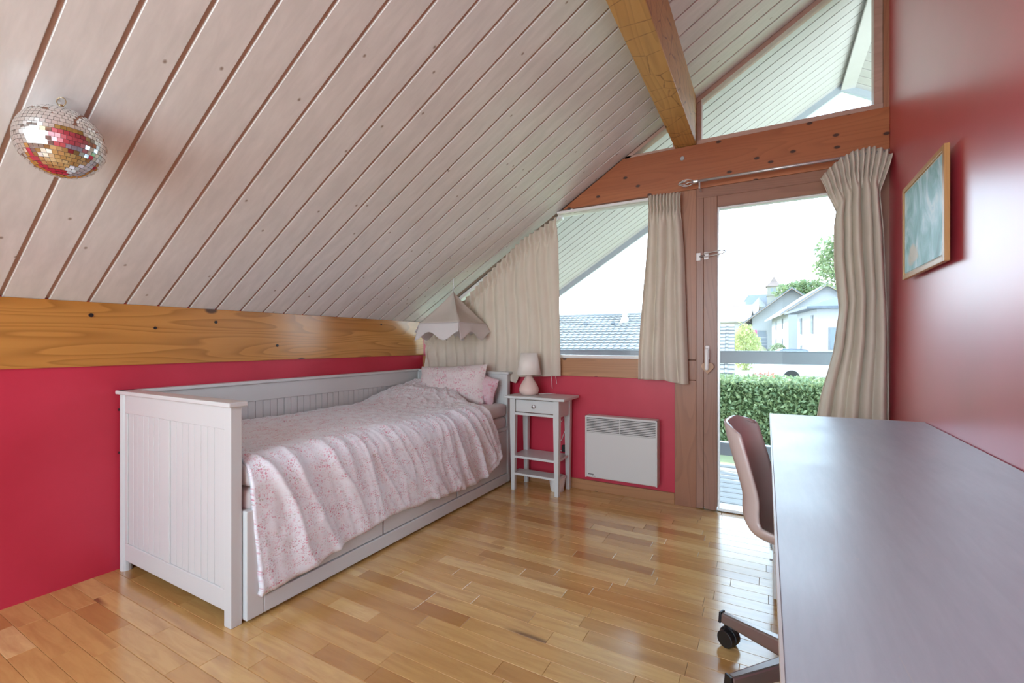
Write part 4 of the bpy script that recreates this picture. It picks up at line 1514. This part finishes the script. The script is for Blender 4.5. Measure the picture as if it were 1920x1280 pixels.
rg = [(bc.x + .012 * math.cos(a) * .8, bc.y + .012 * math.cos(a) * .6, bc.z + br + .020 + .012 * math.sin(a)) for a in [2 * math.pi * k / 20 for k in range(21)]]
MB().tube(rg, .0013, 6).build('ring', M['gold'], ball)
MB().tube([(bc.x, bc.y, bc.z + br + .030), (bc.x + .001, bc.y, zc(bc.x) + .002)], .0016, 6).build('hook', M['plastic_white'], ball)

# ------------------------------------------------------------------ PICTURE
pc = thing('framed_picture', (.56, 2.42, 1.35), 'oak framed teal and pale blue painting on the right red wall', 'picture')
pa, pb, pz0, pz1 = 2.135, 2.70, 1.349, 1.762
px0, px1 = .545, .561
pw = .020
MB().box(px1, XR, 2.36, 2.48, 1.66, 1.70).build('hanger', M['frame_wood'], pc)
MB().box(px0, px1, pa, pa + pw, pz0, pz1).build('frame_side', M['frame_wood'], pc, bevel=.002)
MB().box(px0, px1, pb - pw, pb, pz0, pz1).build('frame_side', M['frame_wood'], pc, bevel=.002)
MB().box(px0, px1, pa + pw, pb - pw, pz0, pz0 + pw).build('frame_side', M['frame_wood'], pc, bevel=.002)
MB().box(px0, px1, pa + pw, pb - pw, pz1 - pw, pz1).build('frame_side', M['frame_wood'], pc, bevel=.002)
MB().box(px0 + .006, px1, pa + pw, pb - pw, pz0 + pw, pz1 - pw).build('fillet', M['passe'], pc)
cv = MB()
cv.add([(px0 + .0045, pb - pw - .007, pz0 + pw + .007), (px0 + .0045, pa + pw + .007, pz0 + pw + .007), (px0 + .0045, pa + pw + .007, pz1 - pw - .007), (px0 + .0045, pb - pw - .007, pz1 - pw - .007)], [(0, 1, 2, 3)], [(0, 0), (1, 0), (1, 1), (0, 1)])
cvo = cv.build('canvas', M['painting'], pc, solid=.0015, offset=0)

# ------------------------------------------------------------------ DESK
ds = thing('desk', (.3, 1.3, 0), 'long grey laminate desk against the right wall', 'desk')
MB().prism([(.016, .05), (.577, .05), (.577, 2.492), (.016, 2.453)], 'Z', .706, .730).build('desk_top', M['desk'], ds, bevel=.0015)
MB().prism([(.0125, .05), (.016, .05), (.016, 2.453), (.0125, 2.453)], 'Z', .704, .7305).build('edge_band', M['desk_edge'], ds)
MB().prism([(.0125, 2.453), (.577, 2.4922), (.577, 2.4955), (.0125, 2.4565)], 'Z', .704, .7305).build('edge_band', M['desk_edge'], ds)
for (x_, y_) in ((.06, 2.40), (.52, 2.42), (.06, .12), (.52, .12)):
    MB().tube([(x_, y_, 0), (x_, y_, .706)], .018, 14).build('leg', M['iron'], ds, smooth=True)
pdn = thing('drawer_pedestal', (.25, 2.24, 0), 'beige drawer unit under the far end of the desk', 'drawers')
box('pedestal_body', M['pedestal'], pdn, .045, .48, 2.105, 2.37, .03, .60, .002)
for k in range(3):
    d_ = box('drawer_front', M['white_wood'], pdn, .024, .044, 2.105, 2.37, .034 + .19 * k, .218 + .19 * k, .002)
    box('handle', M['iron'], d_, .012, .024, 2.19, 2.28, .15 + .19 * k, .158 + .19 * k)
for (x_, y_) in ((.08, 2.13), (.08, 2.34), (.44, 2.13), (.44, 2.34)):
    MB().tube([(x_, y_, 0), (x_, y_, .03)], .014, 10).build('foot', M['black'], pdn)
o = MB().tube([(.07, 2.12, .045), (.065, 2.085, .012), (.085, 2.04, .005), (.13, 1.98, .005), (.22, 1.92, .005), (.35, 1.9, .005)], .004, 8).build('floor_cable', M['plastic_white'], smooth=True)
tag(o, 'white cable on the floor under the desk by the drawer unit', 'cable')
bgt = thing('bag', (.17, 2.72, 0), 'black bag with a loop handle on the floor beyond the desk', 'bag')


def bagf(u, v):
    a = 2 * math.pi * u
    r_ = 1 - .12 * v + .05 * math.sin(3 * a + v * 4)
    sq = (abs(math.cos(a)) ** 4 + abs(math.sin(a)) ** 4) ** -.25
    top_ = max(0, 1 - max(0, (v - .8) / .2) ** 2) ** .5 if v > .8 else 1
    return (.17 + .15 * sq * math.cos(a) * r_ * top_, 2.72 + .10 * sq * math.sin(a) * r_ * top_, .31 * v)


MB().grid(bagf, 28, 16).build('bag_body', M['black'], bgt, smooth=True)
MB().tube([(.06, 2.72, .27)] + [(.14 - .09 * math.cos(math.pi * k / 10), 2.72, .30 + .07 * math.sin(math.pi * k / 10)) for k in range(11)] + [(.23, 2.72, .27)], .010, 8).build('bag_handle', M['black'], bgt, smooth=True)

# ------------------------------------------------------------------ SWIVEL CHAIR
CHX, CHY = .115, 1.640
chn = thing('swivel_chair', (CHX, CHY, 0), 'taupe moulded shell swivel chair pushed under the desk', 'chair', rz=R(-7), local=True)
PROF = [(-.232, .812), (-.222, .77), (-.205, .71), (-.188, .65), (-.176, .60), (-.176, .555), (-.170, .515), (-.145, .48), (-.10, .462), (-.03, .455), (.06, .456), (.14, .458), (.20, .446), (.225, .425)]
WID = [.148, .172, .180, .184, .184, .178, .178, .186, .196, .202, .204, .200, .188, .165]


def spl(arr, t):
    n_ = len(arr) - 1
    f_ = t * n_
    i_ = min(n_ - 1, int(f_))
    w_ = f_ - i_
    g = lambda k: arr[max(0, min(n_, k))]
    p0, p1, p2, p3 = g(i_ - 1), g(i_), g(i_ + 1), g(i_ + 2)
    cr = lambda a, b, c, d: .5 * ((2 * b) + (-a + c) * w_ + (2 * a - 5 * b + 4 * c - d) * w_ ** 2 + (-a + 3 * b - 3 * c + d) * w_ ** 3)
    if isinstance(p0, tuple):
        return tuple(cr(a, b, c, d) for a, b, c, d in zip(p0, p1, p2, p3))
    return cr(p0, p1, p2, p3)


def shell(u, v):
    p = spl(PROF, v)
    q = spl(PROF, min(1, v + .02))
    r0 = spl(PROF, max(0, v - .02))
    tx, tz = q[0] - r0[0], q[1] - r0[1]
    l_ = math.hypot(tx, tz)
    nx, nz2 = -tz / l_, tx / l_          # towards the sitter
    w_ = spl(WID, v)
    a = u * 2 - 1
    curl = .058 * abs(a) ** 3.2 * (1 - .35 * smooth01(.75, 1, v))
    yy = w_ * (a - .10 * a * abs(a) ** 4)
    topr = -.03 * abs(a) ** 4 * (1 - smooth01(0, .08, v))
    return (p[0] + nx * curl, yy, p[1] + nz2 * curl + topr)


MB().grid(shell, 36, 60).build('seat_shell', M['chair'], chn, smooth=True, solid=.011, offset=-1)
MB().lathe([(.11, .425), (.11, .438), (.05, .445)], (0.02, 0, 0), 24).build('seat_plate', M['chair_base'], chn)
MB().lathe([(.026, .10), (.026, .30), (.019, .30), (.019, .43)], (0, 0, 0), 20).build('gas_column', M['chair_base'], chn)
MB().lathe([(.045, .062), (.052, .085), (.045, .125), (.03, .14)], (0, 0, 0), 20).build('hub', M['chair_base'], chn)
for k in range(5):
    a = R(158.5 + 72 * k)
    ca, sa = math.cos(a), math.sin(a)

    def P(r_, w_, z_):
        return (ca * r_ - sa * w_, sa * r_ + ca * w_, z_)
    m = MB()
    m.add([P(.03, -.026, .075), P(.03, .026, .075), P(.03, .018, .128), P(.03, -.018, .128),
           P(.285, -.016, .073), P(.285, .016, .073), P(.285, .012, .106), P(.285, -.012, .106)],
          [(0, 1, 2, 3), (7, 6, 5, 4), (0, 4, 5, 1), (1, 5, 6, 2), (2, 6, 7, 3), (3, 7, 4, 0)])
    arm = m.build('base_arm', M['chair_base'], chn, bevel=.006)
    MB().add([P(.284, -.017, .071), P(.284, .017, .071), P(.284, .013, .108), P(.284, -.013, .108),
              P(.292, -.017, .071), P(.292, .017, .071), P(.292, .013, .108), P(.292, -.013, .108)],
             [(0, 1, 2, 3), (7, 6, 5, 4), (0, 4, 5, 1), (1, 5, 6, 2), (2, 6, 7, 3), (3, 7, 4, 0)]).build('end_cap', M['black'], arm, bevel=.002)
    cs = MB()
    for w_ in (-.016, .016):
        cs.tube([P(.262, w_ - .010, .029), P(.262, w_ + .010, .029)], .029, 18)
    cs.tube([P(.27, 0, .045), P(.27, 0, .078)], .008, 10)
    cs.tube([P(.262, -.006, .032), P(.262, .006, .032)], .033, 16)
    cs.build('castor', M['black'], arm, bevel=.003)
